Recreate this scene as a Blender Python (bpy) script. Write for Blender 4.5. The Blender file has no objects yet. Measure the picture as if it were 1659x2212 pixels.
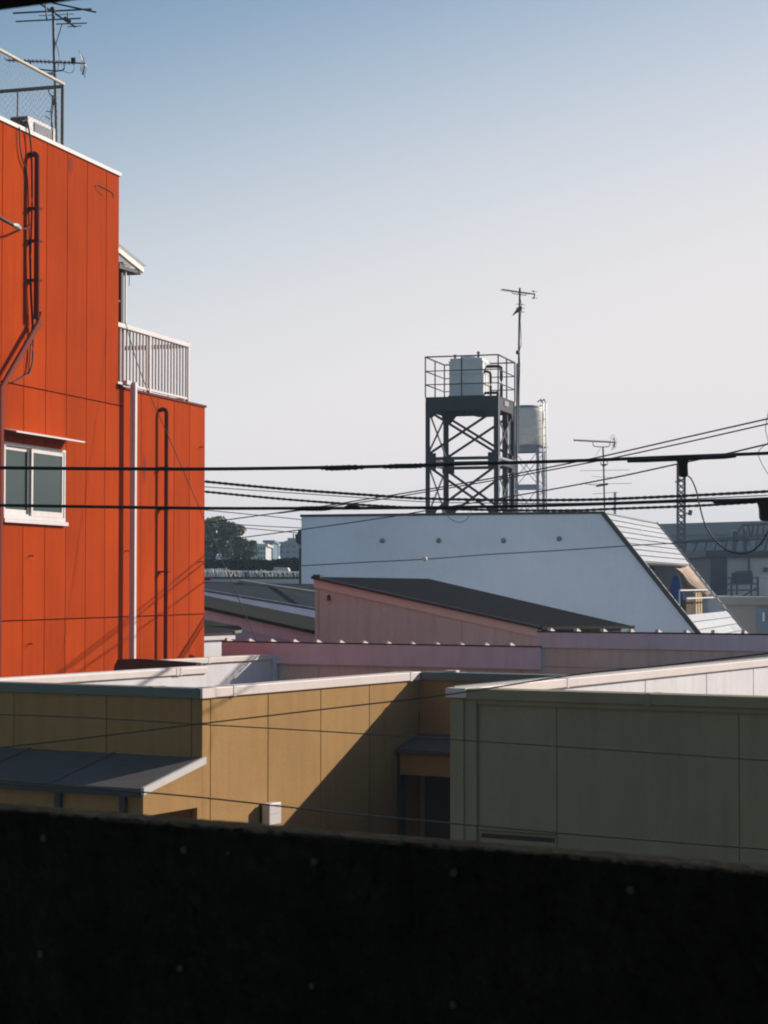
import bpy, bmesh, math, random
from mathutils import Vector
random.seed(7)
S = bpy.context.scene
COL = S.collection
EYE = 8.0                       # camera height above the ground
F, CX, CY, HZ = 4300.0, 829.5, 1106.0, 1265.0
PITCH = math.atan((HZ-CY)/F)
cp, sp = math.cos(PITCH), math.sin(PITCH)
CAM = Vector((0, 0, EYE))
rad = math.radians

# ------------------------------------------------------------------ helpers
def ray(x, y):
    u = (x-CX)/F; v = (CY-y)/F
    return Vector((u, cp - v*sp, sp + v*cp))
def pt(x, y, Y):
    d = ray(x, y); return CAM + d*(Y/d.y)
def V(*a): return Vector(a)

class MB:
    def __init__(s): s.v = []; s.f = []; s.sm = []
    def add(s, vs, fs, smooth=False):
        b = len(s.v); s.v += [Vector(p) for p in vs]
        for f in fs: s.f.append([b+i for i in f]); s.sm.append(smooth)
        return s
    def obox(s, o, a, b, c):
        o, a, b, c = map(Vector, (o, a, b, c))
        s.add([o, o+a, o+a+b, o+b, o+c, o+a+c, o+a+b+c, o+b+c],
              [(0,3,2,1),(4,5,6,7),(0,1,5,4),(1,2,6,5),(2,3,7,6),(3,0,4,7)])
        return s
    def box(s, x0, x1, y0, y1, z0, z1):
        return s.obox((x0,y0,z0),(x1-x0,0,0),(0,y1-y0,0),(0,0,z1-z0))
    def prism(s, pts, off):                       # polygon pts (3d) extruded by vector
        n = len(pts); off = Vector(off)
        P = [Vector(p) for p in pts]
        s.add(P+[p+off for p in P], [tuple(range(n))[::-1], tuple(range(n, 2*n))]+[(i,(i+1)%n,n+(i+1)%n,n+i) for i in range(n)])
        return s
    def tube(s, pts, r, n=6, smooth=True, cap=True, rfun=None):
        pts = [Vector(p) for p in pts]; m = len(pts); rings = []
        up = V(0,0,1)
        for i, p in enumerate(pts):
            t = (pts[min(i+1, m-1)]-pts[max(i-1, 0)]).normalized()
            a = t.cross(up)
            if a.length < 1e-3: a = t.cross(V(1,0.3,0))
            a.normalize(); b = t.cross(a)
            rr = rfun(i/(m-1)) if rfun else r
            rings += [p + (a*math.cos(2*math.pi*k/n)+b*math.sin(2*math.pi*k/n))*rr for k in range(n)]
        fs = [(i*n+k, i*n+(k+1)%n, (i+1)*n+(k+1)%n, (i+1)*n+k) for i in range(m-1) for k in range(n)]
        s.add(rings, fs, smooth)
        if cap: s.add(rings[:n], [tuple(range(n))]); s.add(rings[-n:], [tuple(range(n))])
        return s
    def bar(s, p0, p1, w, h=None, up=(0,0,1)):    # square bar
        h = h or w; p0 = Vector(p0); p1 = Vector(p1); t = (p1-p0).normalized()
        a = t.cross(Vector(up))
        if a.length < 1e-3: a = t.cross(V(1,0,0))
        a.normalize(); b = a.cross(t).normalized()
        return s.obox(p0-a*w/2-b*h/2, p1-p0, a*w, b*h)
    def lathe(s, c, prof, n=28, smooth=True):
        c = Vector(c); R = []
        for r, z in prof: R += [c+V(r*math.cos(2*math.pi*k/n), r*math.sin(2*math.pi*k/n), z) for k in range(n)]
        s.add(R, [(i*n+k, i*n+(k+1)%n, (i+1)*n+(k+1)%n, (i+1)*n+k) for i in range(len(prof)-1) for k in range(n)], smooth)
        s.add(R[:n], [tuple(range(n))]); s.add(R[-n:], [tuple(range(n))])
        return s
    def build(s, name, mat, parent=None, label=None, kind=None, cat=None, group=None, bevel=0):
        loc = V(0,0,0)
        if parent: loc = wloc(parent)
        elif s.v:
            xs = [p.x for p in s.v]; ys = [p.y for p in s.v]; zs = [p.z for p in s.v]
            loc = V((min(xs)+max(xs))/2, (min(ys)+max(ys))/2, min(zs))
        me = bpy.data.meshes.new(name)
        me.from_pydata([tuple(p-loc) for p in s.v], [], s.f)
        for p, q in zip(me.polygons, s.sm): p.use_smooth = q
        bm = bmesh.new(); bm.from_mesh(me)
        bmesh.ops.recalc_face_normals(bm, faces=bm.faces[:]); bm.to_mesh(me); bm.free()
        me.materials.append(mat)
        o = bpy.data.objects.new(name, me); COL.objects.link(o)
        if parent: o.parent = parent
        else: o.location = loc
        if bevel:
            m = o.modifiers.new('bevel', 'BEVEL'); m.width = bevel; m.segments = 2; m.limit_method = 'ANGLE'
        if label: o['label'] = label
        if cat: o['category'] = cat
        if group: o['group'] = group
        if kind: o['kind'] = kind
        return o
def wloc(o):
    l = Vector(o.location)
    while o.parent: o = o.parent; l += Vector(o.location)
    return l
def thing(name, label, cat, loc, group=None):
    o = bpy.data.objects.new(name, None); COL.objects.link(o); o.empty_display_size = .3
    o.location = loc; o['label'] = label; o['category'] = cat
    if group: o['group'] = group
    return o
def smooth_path(P, n=12):
    P = [Vector(p) for p in P]; out = []
    for i in range(len(P)-1):
        a, b, c, d = P[max(i-1,0)], P[i], P[i+1], P[min(i+2, len(P)-1)]
        for k in range(n):
            t = k/n
            out.append(.5*((2*b)+(c-a)*t+(2*a-5*b+4*c-d)*t*t+(3*b-a-3*c+d)*t**3))
    out.append(P[-1]); return out

class Wall:                                       # vertical plane: s along d, z absolute, off along outward n
    def __init__(s, x, Y, d, n):
        p = pt(x, HZ, Y); s.O = V(p.x, p.y, 0); s.d = V(d[0], d[1], 0); s.n = V(n[0], n[1], 0)
    def P(s, a, z, off=0): return s.O + s.d*a + s.n*off + V(0,0,z)
    def at(s, x, y, off=0):
        r = ray(x, y); o = s.O + s.n*off
        t = ((o-CAM).dot(s.n))/(r.dot(s.n)); q = CAM + r*t
        return (q-o).dot(s.d), q.z
    def sx(s, x, off=0): return s.at(x, HZ, off)[0]
    def box(s, mb, s0, s1, z0, z1, o0, o1):
        return mb.obox(s.P(s0,z0,o0), s.d*(s1-s0), s.n*(o1-o0), V(0,0,z1-z0))
    def panels(s, mb, se, ze, o0, o1, gap, holes=()):
        for i in range(len(se)-1):
            for j in range(len(ze)-1):
                rects = [(se[i]+gap/2, se[i+1]-gap/2, ze[j]+gap/2, ze[j+1]-gap/2)]
                for (a,b,c,d) in holes:
                    nr = []
                    for (p,q,r,t) in rects:
                        if a >= q or b <= p or c >= t or d <= r: nr.append((p,q,r,t)); continue
                        if a > p: nr.append((p,a,r,t))
                        if b < q: nr.append((b,q,r,t))
                        if c > r: nr.append((max(a,p),min(b,q),r,c))
                        if d < t: nr.append((max(a,p),min(b,q),d,t))
                    rects = nr
                for (p,q,r,t) in rects:
                    if q-p > .005 and t-r > .005: s.box(mb, p, q, r, t, o0, o1)

# ------------------------------------------------------------------ materials
def mat(name, col, rough=.7, var=.12, scale=1.5, bump=.0, bscale=60, metal=0, streak=0, fine=0, spec=None, panel=0, stretch=(1,1,1)):
    m = bpy.data.materials.new(name); m.use_nodes = True
    nt = m.node_tree; N = nt.nodes; L = nt.links; b = N['Principled BSDF']
    b.inputs['Roughness'].default_value = rough; b.inputs['Metallic'].default_value = metal
    b.inputs['Specular IOR Level'].default_value = spec if spec is not None else (.12 if rough >= .65 else .35)
    tc = N.new('ShaderNodeTexCoord'); mp = N.new('ShaderNodeMapping'); mp.inputs['Scale'].default_value = stretch
    L.new(tc.outputs['Object'], mp.inputs[0])
    n1 = N.new('ShaderNodeTexNoise'); n1.inputs['Scale'].default_value = scale; n1.inputs['Detail'].default_value = 6; n1.inputs['Roughness'].default_value = .6
    L.new(mp.outputs[0], n1.inputs['Vector'])
    mr = N.new('ShaderNodeMapRange'); mr.inputs['From Min'].default_value = .3; mr.inputs['From Max'].default_value = .7
    mr.inputs['To Min'].default_value = 1-var; mr.inputs['To Max'].default_value = 1+var
    L.new(n1.outputs[0], mr.inputs[0]); last = mr.outputs[0]
    if streak:
        mp2 = N.new('ShaderNodeMapping'); mp2.inputs['Scale'].default_value = (3.2,3.2,.22); L.new(tc.outputs['Object'], mp2.inputs[0])
        n2 = N.new('ShaderNodeTexNoise'); n2.inputs['Scale'].default_value = 3; n2.inputs['Detail'].default_value = 5
        L.new(mp2.outputs[0], n2.inputs['Vector'])
        m2 = N.new('ShaderNodeMapRange'); m2.inputs['From Min'].default_value = .45; m2.inputs['From Max'].default_value = .75
        m2.inputs['To Min'].default_value = 1; m2.inputs['To Max'].default_value = 1-streak; L.new(n2.outputs[0], m2.inputs[0])
        mm = N.new('ShaderNodeMath'); mm.operation = 'MULTIPLY'; L.new(last, mm.inputs[0]); L.new(m2.outputs[0], mm.inputs[1]); last = mm.outputs[0]
    if fine:
        n3 = N.new('ShaderNodeTexNoise'); n3.inputs['Scale'].default_value = 22; n3.inputs['Detail'].default_value = 8; n3.inputs['Roughness'].default_value = .8
        L.new(tc.outputs['Object'], n3.inputs['Vector'])
        m3 = N.new('ShaderNodeMapRange'); m3.inputs['From Min'].default_value = .3; m3.inputs['From Max'].default_value = .7
        m3.inputs['To Min'].default_value = 1-fine; m3.inputs['To Max'].default_value = 1+fine; L.new(n3.outputs[0], m3.inputs[0])
        mm = N.new('ShaderNodeMath'); mm.operation = 'MULTIPLY'; L.new(last, mm.inputs[0]); L.new(m3.outputs[0], mm.inputs[1]); last = mm.outputs[0]
    if panel:                                     # each board a slightly different shade
        gi = N.new('ShaderNodeNewGeometry'); m5 = N.new('ShaderNodeMapRange'); m5.inputs['To Min'].default_value = 1-panel; m5.inputs['To Max'].default_value = 1+panel
        L.new(gi.outputs['Random Per Island'], m5.inputs[0]); mm = N.new('ShaderNodeMath'); mm.operation = 'MULTIPLY'
        L.new(last, mm.inputs[0]); L.new(m5.outputs[0], mm.inputs[1]); last = mm.outputs[0]
    vm = N.new('ShaderNodeVectorMath'); vm.operation = 'SCALE'; vm.inputs[0].default_value = col; L.new(last, vm.inputs['Scale'])
    L.new(vm.outputs[0], b.inputs['Base Color'])
    if bump:
        n4 = N.new('ShaderNodeTexNoise'); n4.inputs['Scale'].default_value = bscale; n4.inputs['Detail'].default_value = 4
        L.new(tc.outputs['Object'], n4.inputs['Vector'])
        bp = N.new('ShaderNodeBump'); bp.inputs['Strength'].default_value = bump; bp.inputs['Distance'].default_value = .01
        L.new(n4.outputs[0], bp.inputs['Height']); L.new(bp.outputs[0], b.inputs['Normal'])
    return m
M = {}
M['orange'] = mat('orange_paint', (.355,.042,.0025), .85, .09, .9, .3, 70, streak=.18, fine=.06, panel=.07, spec=.04)
M['orange_core'] = mat('orange_joint', (.07,.012,.006), .9)
M['orange_pipe'] = mat('orange_pipe_paint', (.13,.014,.006), .7, .08, 3)
M['white_metal'] = mat('white_painted_metal', (.62,.58,.56), .45, .05, 4, streak=.08)
M['cap'] = mat('cream_coping', (.66,.575,.53), .5, .05, 3, streak=.06)
M['grey_metal'] = mat('grey_metal', (.36,.38,.40), .45, .12, 5, metal=.2)
M['tan'] = mat('tan_siding', (.37,.217,.083), .85, .08, 1.1, .3, 55, streak=.14, fine=.06, panel=.05)
M['tan_core'] = mat('tan_joint', (.05,.035,.02), .9)
M['green'] = mat('olive_siding', (.30,.268,.17), .85, .09, 1.3, .3, 55, streak=.12, fine=.06, panel=.03)
M['green_core'] = mat('olive_joint', (.05,.05,.035), .9)
M['greencap'] = mat('shade_coping_and_trim', (.12,.15,.13), .5, .08, 4)  # shade on the front copings put into a darker colour; also plain trims
M['inner'] = mat('white_parapet_render', (.66,.64,.65), .8, .05, 1.5, streak=.1, fine=.04)
M['pinkwall'] = mat('dusty_pink_siding', (.65,.64,.57), .85, .07, 1.3, .4, 60, streak=.14, fine=.08, panel=.04)
M['pinkcore'] = mat('dusty_pink_joint', (.12,.08,.075), .9)
M['pinktrim'] = mat('pink_barge_board', (.76,.70,.63), .6, .05, 2)
M['lavender'] = mat('lavender_fascia', (.66,.68,.76), .7, .08, 2, streak=.1)
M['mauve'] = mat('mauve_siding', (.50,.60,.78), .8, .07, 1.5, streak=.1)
M['slate'] = mat('dark_slate_roof', (.006,.0065,.008), .9, .2, 3, .5, 80, fine=.15, spec=.03)
M['roofgrey'] = mat('grey_sheet_roof', (.024,.027,.034), .85, .12, 1.5, fine=.1, spec=.06)
M['roofgreen'] = mat('moss_dark_roof', (.022,.024,.016), .9, .15, 2, .5, 60, fine=.15, spec=.05)
M['canopy'] = mat('grey_canopy_sheet', (.12,.11,.10), .8, .12, 1.2, fine=.1, streak=.1)
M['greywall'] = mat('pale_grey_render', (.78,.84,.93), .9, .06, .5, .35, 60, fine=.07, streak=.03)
M['dark'] = mat('dark_trim', (.03,.032,.035), .5, .1, 4)
M['tile'] = mat('white_enamel_cladding', (.44,.45,.47), .4, .06, 2, streak=.12, panel=.06)
M['tile_dull'] = mat('grey_cladding_backing', (.2,.2,.2), .6)
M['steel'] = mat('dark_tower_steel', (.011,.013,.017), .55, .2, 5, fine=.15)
M['steel_side'] = mat('galvanised_and_sunlit_steel', (.24,.25,.28), .45, .12, 6, metal=.3)
M['tank'] = mat('grey_tank_plastic', (.66,.67,.66), .55, .07, 2, fine=.05)
M['tank2'] = mat('cream_round_tank', (.60,.57,.50), .55, .08, 2, fine=.05)
M['cable'] = mat('black_cable_sheath', (.014,.016,.017), .6, .1, 10)
M['cable_grey'] = mat('grey_wire', (.06,.065,.075), .5, .1, 10)
M['alu'] = mat('aluminium_antenna', (.07,.07,.08), .4, .1, 8, metal=.5)
M['mast'] = mat('mast_steel', (.10,.09,.09), .5, .2, 8, metal=.3)
M['rustrail'] = mat('pale_yellow_rail', (.55,.48,.36), .6, .15, 6)
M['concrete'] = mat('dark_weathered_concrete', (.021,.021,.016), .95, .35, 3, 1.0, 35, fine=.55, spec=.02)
M['walkway'] = mat('shade_dark_concrete', (.05,.05,.05), .95, .2, 2)  # colour kept near black to hold the roofed walkway in shade
M['plug'] = mat('mortar_plug', (.60,.60,.58), .9, .1, 10)
M['blue'] = mat('blue_cloth', (.018,.055,.19), .8, .15, 6)
M['beige'] = mat('beige_tarp', (.40,.30,.23), .85, .2, 4)
M['wood'] = mat('weathered_board', (.42,.30,.18), .8, .2, 6)
M['browni'] = mat('brown_and_shade_tone', (.075,.055,.035), .9, .15, 3)
M['greyi'] = mat('grey_balcony_wall', (.34,.35,.37), .9, .08, 2)
M['bark'] = mat('bark', (.06,.05,.04), .9)
M['ground'] = mat('ground_asphalt', (.06,.06,.058), .95, .2, .6)
M['emb'] = mat('embankment_soil', (.08,.07,.05), .95, .25, .5)
M['farblue'] = mat('far_facade_grey', (.15,.20,.24), .8, .12, .25)
M['farlight'] = mat('far_facade_pale', (.52,.51,.49), .8, .08, .3)
M['farbeige'] = mat('far_facade_beige', (.25,.235,.205), .85, .12, .4)
M['fardark'] = mat('far_dark_cladding', (.04,.052,.066), .6, .2, .5)
M['farroof'] = mat('far_roof_metal', (.15,.165,.18), .6, .12, .3)
M['farwin'] = mat('far_window_glass', (.04,.05,.07), .2, .2, .5)
M['slat'] = mat('pale_fence_slat', (.80,.78,.72), .7, .2, 3)
M['redmetal'] = mat('purple_brown_steel', (.10,.075,.085), .6, .15, 3)
def leafmat(name, c):
    m = mat(name, c, .8, .4, .6); b = m.node_tree.nodes['Principled BSDF']
    return m
M['leaf1'] = leafmat('hazed_oak_leaf', (.26,.26,.17)); M['leaf2'] = leafmat('hazed_camphor_leaf', (.15,.19,.12)); M['hedge'] = leafmat('hedge_leaf', (.022,.028,.02))  # tree leaf colours lightened to stand for distance haze
g = bpy.data.materials.new('frosted_window_glass'); g.use_nodes = True
gb = g.node_tree.nodes['Principled BSDF']; gb.inputs['Base Color'].default_value = (.028,.05,.046,1); gb.inputs['Roughness'].default_value = .22
_n = g.node_tree.nodes.new('ShaderNodeTexNoise'); _n.inputs['Scale'].default_value = 1.2
_b = g.node_tree.nodes.new('ShaderNodeBump'); _b.inputs['Strength'].default_value = .15
g.node_tree.links.new(_n.outputs[0], _b.inputs['Height']); g.node_tree.links.new(_b.outputs[0], gb.inputs['Normal'])
M['glass'] = g
M['polysheet'] = mat('clear_corrugated_sheet', (.8,.8,.8), .3, .05, 4); M['polysheet'].node_tree.nodes['Principled BSDF'].inputs['Alpha'].default_value = .35

# ------------------------------------------------------------------ directions
tA = math.atan((3300-CX)/F); A2 = (math.sin(tA), math.cos(tA)); B2 = (-math.cos(tA), math.sin(tA))
A = V(A2[0], A2[1], 0); Bv = V(B2[0], B2[1], 0)
nA = (A2[1], -A2[0])           # right-hand, sunlit side
nB = (-B2[1], B2[0])           # towards the camera
tO = math.atan((2150-CX)/F); dO = (math.sin(tO), math.cos(tO)); nO = (dO[1], -dO[0])
tG = rad(16.5); rG = V(math.cos(tG), -math.sin(tG), 0); bG = V(math.sin(tG), math.cos(tG), 0)

# ================================================================== SETTING
MB().add([(-2500,-2500,0),(2500,-2500,0),(2500,4000,0),(-2500,4000,0)], [(0,1,2,3)]).build('ground', M['ground'], kind='structure')
# street between the walkway and the houses
MB().box(-60,60,6,11,.004,.008).build('road', mat('road_asphalt',(.045,.045,.045),.95,.2,1), kind='structure')

# ================================================================== WALKWAY round the camera
tP = math.atan(F/(CX+6200)); dP = (math.cos(tP)*1, -math.sin(tP))   # parapet runs right and towards us
# parapet top line through (0,1748) and (1659,1885)
pa = pt(0, 1748, 4.0); h = EYE - pa.z
pb_ray = ray(1659, 1885); pb = CAM + pb_ray*((pa.z-EYE)/pb_ray.z)
d = (pb-pa); d.z = 0; L = d.length; d.normalize(); nn = V(d.y, -d.x, 0)   # towards the camera
if nn.dot(V(0,-1,0)) < 0: nn = -nn
mb = MB()
zt = pa.z; zf = EYE-1.6
TH = .10
# rough top: a grid strip with jitter
NX, NY = 900, 8
x0, x1 = -9.0, L+9.0
vs = []
for i in range(NX+1):
    for j in range(NY+1):
        p = pa + d*(x0+(x1-x0)*i/NX) - nn*(TH*j/NY)
        vs.append(V(p.x, p.y, zt + random.uniform(-.0012,.0012) - (.006 if j in (0, NY) else 0)))
mb.add(vs, [(i*(NY+1)+j, (i+1)*(NY+1)+j, (i+1)*(NY+1)+j+1, i*(NY+1)+j+1) for i in range(NX) for j in range(NY)], True)
top_mb = mb; mb = MB()
for k in (0, 1):
    q = -nn*(TH*k)
    row = [vs[i*(NY+1)+(NY if k else 0)] for i in range(NX+1)]
    low = [V(p.x, p.y, 0) for p in row]
    mb.add(row+low, [(i, i+1, NX+2+i, NX+1+i) for i in range(NX)])
par = thing('concrete_parapet', 'long dark rough concrete parapet filling the bottom of the view', 'wall', (pa.x, pa.y, 0))
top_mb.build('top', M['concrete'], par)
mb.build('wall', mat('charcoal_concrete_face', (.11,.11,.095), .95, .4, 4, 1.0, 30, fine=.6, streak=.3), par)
ties = [(95,1810,8),(398,1836,8),(679,1861,8),(981,1885,9),(1363,1922,9),(88,2061,8),(390,2092,8),(675,2130,7),(980,2170,8),(494,1843,3)]
for (x, y, r) in ties:
    rr = ray(x, y); t = (pa-CAM).dot(nn)/rr.dot(nn); c = CAM + rr*t; R = r*t/F
    m_ = MB(); m_.tube([c-nn*.004, c+nn*.003], R, 14, smooth=False)
    m_.build('form_tie_plug', M['plug'], par)
# floor, ceiling slab, back wall of the roofed walkway
def slab(name, z0, z1, a0, a1, n0, n1, m, **k):
    o = pa + d*a0 + nn*n0; o.z = z0
    return MB().obox(o, d*(a1-a0), nn*(n1-n0), V(0,0,z1-z0)).build(name, m, **k)
slab('floor', 6.25, 6.4, -9, L+9, .01, 7, M['walkway'], kind='structure')
# ceiling slab edge passes through (0,22) and (167,0)
ca = pt(0, 22, 4.05); cb = ray(167, 0); cb = CAM + cb*((ca.z-EYE)/cb.z); dc = cb-ca; dc.z = 0; dc.normalize(); nc = V(dc.y,-dc.x,0)
if nc.y > 0: nc = -nc
MB().obox(ca - dc*4.4, dc*18, nc*7, V(0,0,.25)).build('ceiling', M['walkway'], kind='structure')
bk = thing('sky_blocking_mass', 'unseen dark mass added behind and above the walkway to block sky light', 'building', (0,-4,0))  # unseen mass added to keep sky light off the near walls
q = ca - dc*14 + nc*.35; q.z = ca.z+.252
MB().obox(q, dc*34, nc*10, V(0,0,5)).build('upper_sky_block', M['walkway'], bk)
q = pa + d*(-9) + nn*7.0; q.z = 0
MB().obox(q, d*(L+18), nn*3, V(0,0,ca.z)).build('wall', M['walkway'], bk)
q = pa + d*(L+4.5) + nn*.02; q.z = 6.41
MB().obox(q, d*.3, nn*6.5, V(0,0,ca.z-6.42)).build('end_wall', M['walkway'], bk)  # end wall added at the right to keep sun out of the walkway

# ================================================================== ORANGE BUILDING
cO = 51660.0
OW = Wall(441, cO/(2150-441), dO, nO)
sU = OW.sx(253)
zTop, zLow = EYE+5.66, EYE+2.73
ob = thing('orange_building', 'tall orange panelled building with white roof edge, left side of the photo', 'building', OW.P(-3,0,-4))
se = [-.59*k for k in range(16, -1, -1)]
sN = se[0]
core = MB()
OW.box(core, sN, sU, 0, zTop-.03, -8, -.028); OW.box(core, sU, -.004, 0, zLow-.02, -8, -.028)
core.build('wall_core', M['orange_core'], ob)
wL, wzt = OW.at(4, 955); wR, wz1 = OW.at(137, 973); _, wz0 = OW.at(137, 1128)
hole = (wL, wR, wz0, wz1)
wp = MB()
seU = [s for s in se if s < sU-.05]+[sU+.006]
zz = [.2, EYE-6.2, EYE-3.32, EYE-.43, EYE+2.47]
OW.panels(wp, seU, [EYE+2.47, zTop], -.028, 0, .016, [hole])
OW.panels(wp, seU[:-1]+[-2.95], zz, -.028, 0, .016, [hole])
OW.panels(wp, [-2.95]+[s for s in se if s > -2.9], zz[:-1]+[zLow], -.028, 0, .016)
OW.box(wp, sU+.008, -2.958, EYE+2.478, zLow, -.028, 0)
wp.build('wall', M['orange'], ob)
# end faces
e = MB(); e.obox(OW.P(sU-.002, zLow+.01, -.03), OW.d*.012, -OW.n*7.9, V(0,0,zTop-zLow-.05)); e.obox(OW.P(.0,0,-.002), OW.d*.012, -OW.n*7.95, V(0,0,zLow-.01)); e.build('end_wall', M['orange'], ob)
cap = MB(); OW.box(cap, sN, sU+.03, zTop-.025, zTop+.025, -.16, .025); OW.box(cap, sU-.13, sU+.03, zTop-.024, zTop+.024, -7.9, -.165); cap.build('coping', M['white_metal'], ob)
cap = MB()
OW.box(cap, sU+.02, .03, zLow-.02, zLow+.012, -.22, .022)
OW.box(cap, -.14, .03, zLow-.02, zLow+.011, -7.9, -.225)
cap.build('terrace_coping', M['orange_pipe'], ob)
rf = MB(); OW.box(rf, sU+.02, -.15, zLow-.3, zLow-.22, -7.8, -.05); rf.build('terrace_floor', M['roofgrey'], ob)
# window
win = MB(); fw = .036
OW.box(win, wL, wR, wz1-fw, wz1, -.02, .035); OW.box(win, wL, wR, wz0, wz0+fw*1.3, -.02, .036)
OW.box(win, wR-fw, wR, wz0, wz1, -.021, .034); OW.box(win, wL, wL+fw, wz0, wz1, -.021, .034)
W = win.build('window', M['white_metal'], ob)
mid = OW.sx(64)
def sash(s0, s1, off, fr):
    m_ = MB(); w = .05
    OW.box(m_, s0, s1, wz1-fw-w, wz1-fw-.003, off, off+.02); OW.box(m_, s0, s1, wz0+fw*1.3+.003, wz0+fw*1.3+w*1.4, off, off+.02)
    OW.box(m_, s0, s0+w*.9, wz0+fw*1.3+w, wz1-fw-w, off+.001, off+.021); OW.box(m_, s1-w*.9, s1, wz0+fw*1.3+w, wz1-fw-w, off+.001, off+.021)
    m_.build('frame', fr, W)
    p_ = MB(); OW.box(p_, s0+.02, s1-.02, wz0+fw*1.3+.02, wz1-fw-.02, off+.006, off+.012); p_.build('pane', M['glass'], W)
sash(wL+fw+.002, mid+.03, -.022, M['white_metal']); sash(mid-.015, wR-fw-.002, .004, M['white_metal'])
m_ = MB(); OW.box(m_, mid-.10, mid-.05, wz0+.07, wz1-.06, -.01, .008); m_.build('meeting_stile', M['dark'], W)
m_ = MB(); OW.box(m_, wL-.02, wR+.04, wz0-.05, wz0-.003, 0, .06); m_.build('sill', M['white_metal'], W)
m_ = MB(); hz = EYE+1.86
m_.prism([OW.P(wL-.12, hz+.03, .001), OW.P(wL-.12, hz+.05, .001), OW.P(wL-.12, hz+.0, .26), OW.P(wL-.12, hz-.018, .26), OW.P(wL-.12, hz-.015, .25)], OW.d*(wR-wL+.22))
m_.build('window_hood', M['white_metal'], ob)
# pipes
def pipe(name, pts, r, m, parent, label=None, n=12): return MB().tube(smooth_path(pts, 5), r, n).build(name, m, parent, label)
def elbow_pipe(x, ytop, ybot, off, r, name='vent_pipe'):
    s, zt_ = OW.at(x, ytop, off); _, zb = OW.at(x, ybot, off)
    zb = max(zb, .1)
    P = [OW.P(s, zt_-.02, -.02), OW.P(s, zt_, off*.4)]
    for k in range(1, 7):
        a = k/6*math.pi/2; P.append(OW.P(s, zt_-.05+.05*math.cos(a), off*.4+(off*.6)*math.sin(a)))
    P.append(OW.P(s, zb, off))
    o = MB().tube(P, r, 12).build(name, M['orange_pipe'], ob); return s, zt_, zb
s2, zt2, zb2 = elbow_pipe(360, 884, 2600, .11, .032)
s1, zt1, _ = elbow_pipe(81, 332, 690, .11, .036)
sa, za = OW.at(83, 700, .11); sb, zb_ = OW.at(3, 838, .11); _, zc = OW.at(3, 2600, .11)
MB().tube([OW.P(sa, za+.15, .11), OW.P(sa, za, .11), OW.P(sb, zb_, .11), OW.P(sb, 0.1, .11)], .04, 12).build('drain_pipe', M['orange_pipe'], ob)
for (x, y, off) in ((360,1010,.11),(360,1100,.11),(360,1235,.11),(81,520,.11),(81,605,.11),(81,450,.11)):
    s, z = OW.at(x, y, off); m_ = MB(); OW.box(m_, s-.05, s+.05, z-.012, z+.012, 0, off+.045); m_.build('pipe_bracket', M['orange_pipe'], ob)
s, zt_ = OW.at(289, 832, .13); m_ = MB()
OW.box(m_, s-.035, s+.035, .1, zt_+.04, .09, .17); OW.box(m_, sU+.03, s-.037, zt_-.01, zt_+.05, .05, .12)
m_.build('downpipe', M['white_metal'], ob, bevel=.006)
# black cables running down the wall from the roof
def wallcable(pts, r, off, name='wall_cable', m=None):
    P = [OW.P(*OW.at(x, y, off), off) for x, y in pts]
    return MB().tube(smooth_path(P, 8), r, 6).build(name, m or M['cable'], ob)
wallcable([(47,262),(58,262),(64,290),(68,330),(69,440),(66,560),(68,640),(71,700),(71,770),(66,800),(62,806)], .012, .05)
wallcable([(42,275),(44,320),(50,350),(58,372),(62,460),(64,560),(66,640),(69,700),(66,750),(63,790),(60,806),(40,820),(28,826)], .009, .03)
wallcable([(205,402),(212,400),(236,412),(244,418),(245,428)], .005, .01)
wallcable([(206,402),(210,412),(222,422)], .003, .008)
for (x, y) in ((62,1202),(60,1392),(270,1191),(430,1214),(431,967)):
    s, z = OW.at(x, y); MB().tube([OW.P(s, z, -.002), OW.P(s, z+.012, .05), OW.P(s-.03, z, .075)], .008, 6).build('wall_tie', M['dark'], ob)
for (x, y, w, hh) in ((153,357,.06,.11),(312,1012,.05,.19)):
    s, z = OW.at(x, y); m_ = MB()
    m_.add([OW.P(s+w*math.cos(a*math.pi/8), z+hh*math.sin(a*math.pi/8)*(1+.1*math.sin(a*2.3)), .003) for a in range(16)], [tuple(range(16))]); m_.build('paint_patch', mat('darker_orange_patch', (.19,.022,.006), .8, .1, 5), ob)
# service drop insulator on the wall at far left
MB().tube(smooth_path([OW.P(*OW.at(-60,430,.3),.3), OW.P(*OW.at(0,470,.3),.3), OW.P(*OW.at(27,485,.3),.3)],6), .022, 8).build('service_cable', M['cable'], ob)
MB().tube([OW.P(*OW.at(27,485,.3),.3), OW.P(*OW.at(35,488,.3),.3), OW.P(*OW.at(44,494,.25),.25)], .03, 8, rfun=lambda t:.02+.018*math.sin(t*math.pi)).build('insulator', M['grey_metal'], ob)
MB().tube(smooth_path([OW.P(*OW.at(42,493,.25),.25), OW.P(*OW.at(56,494,.2),.2), OW.P(*OW.at(64,488,.06),.06), OW.P(*OW.at(66,486,0),0)],5), .014, 8).build('insulator_bracket', M['orange_pipe'], ob)

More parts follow.
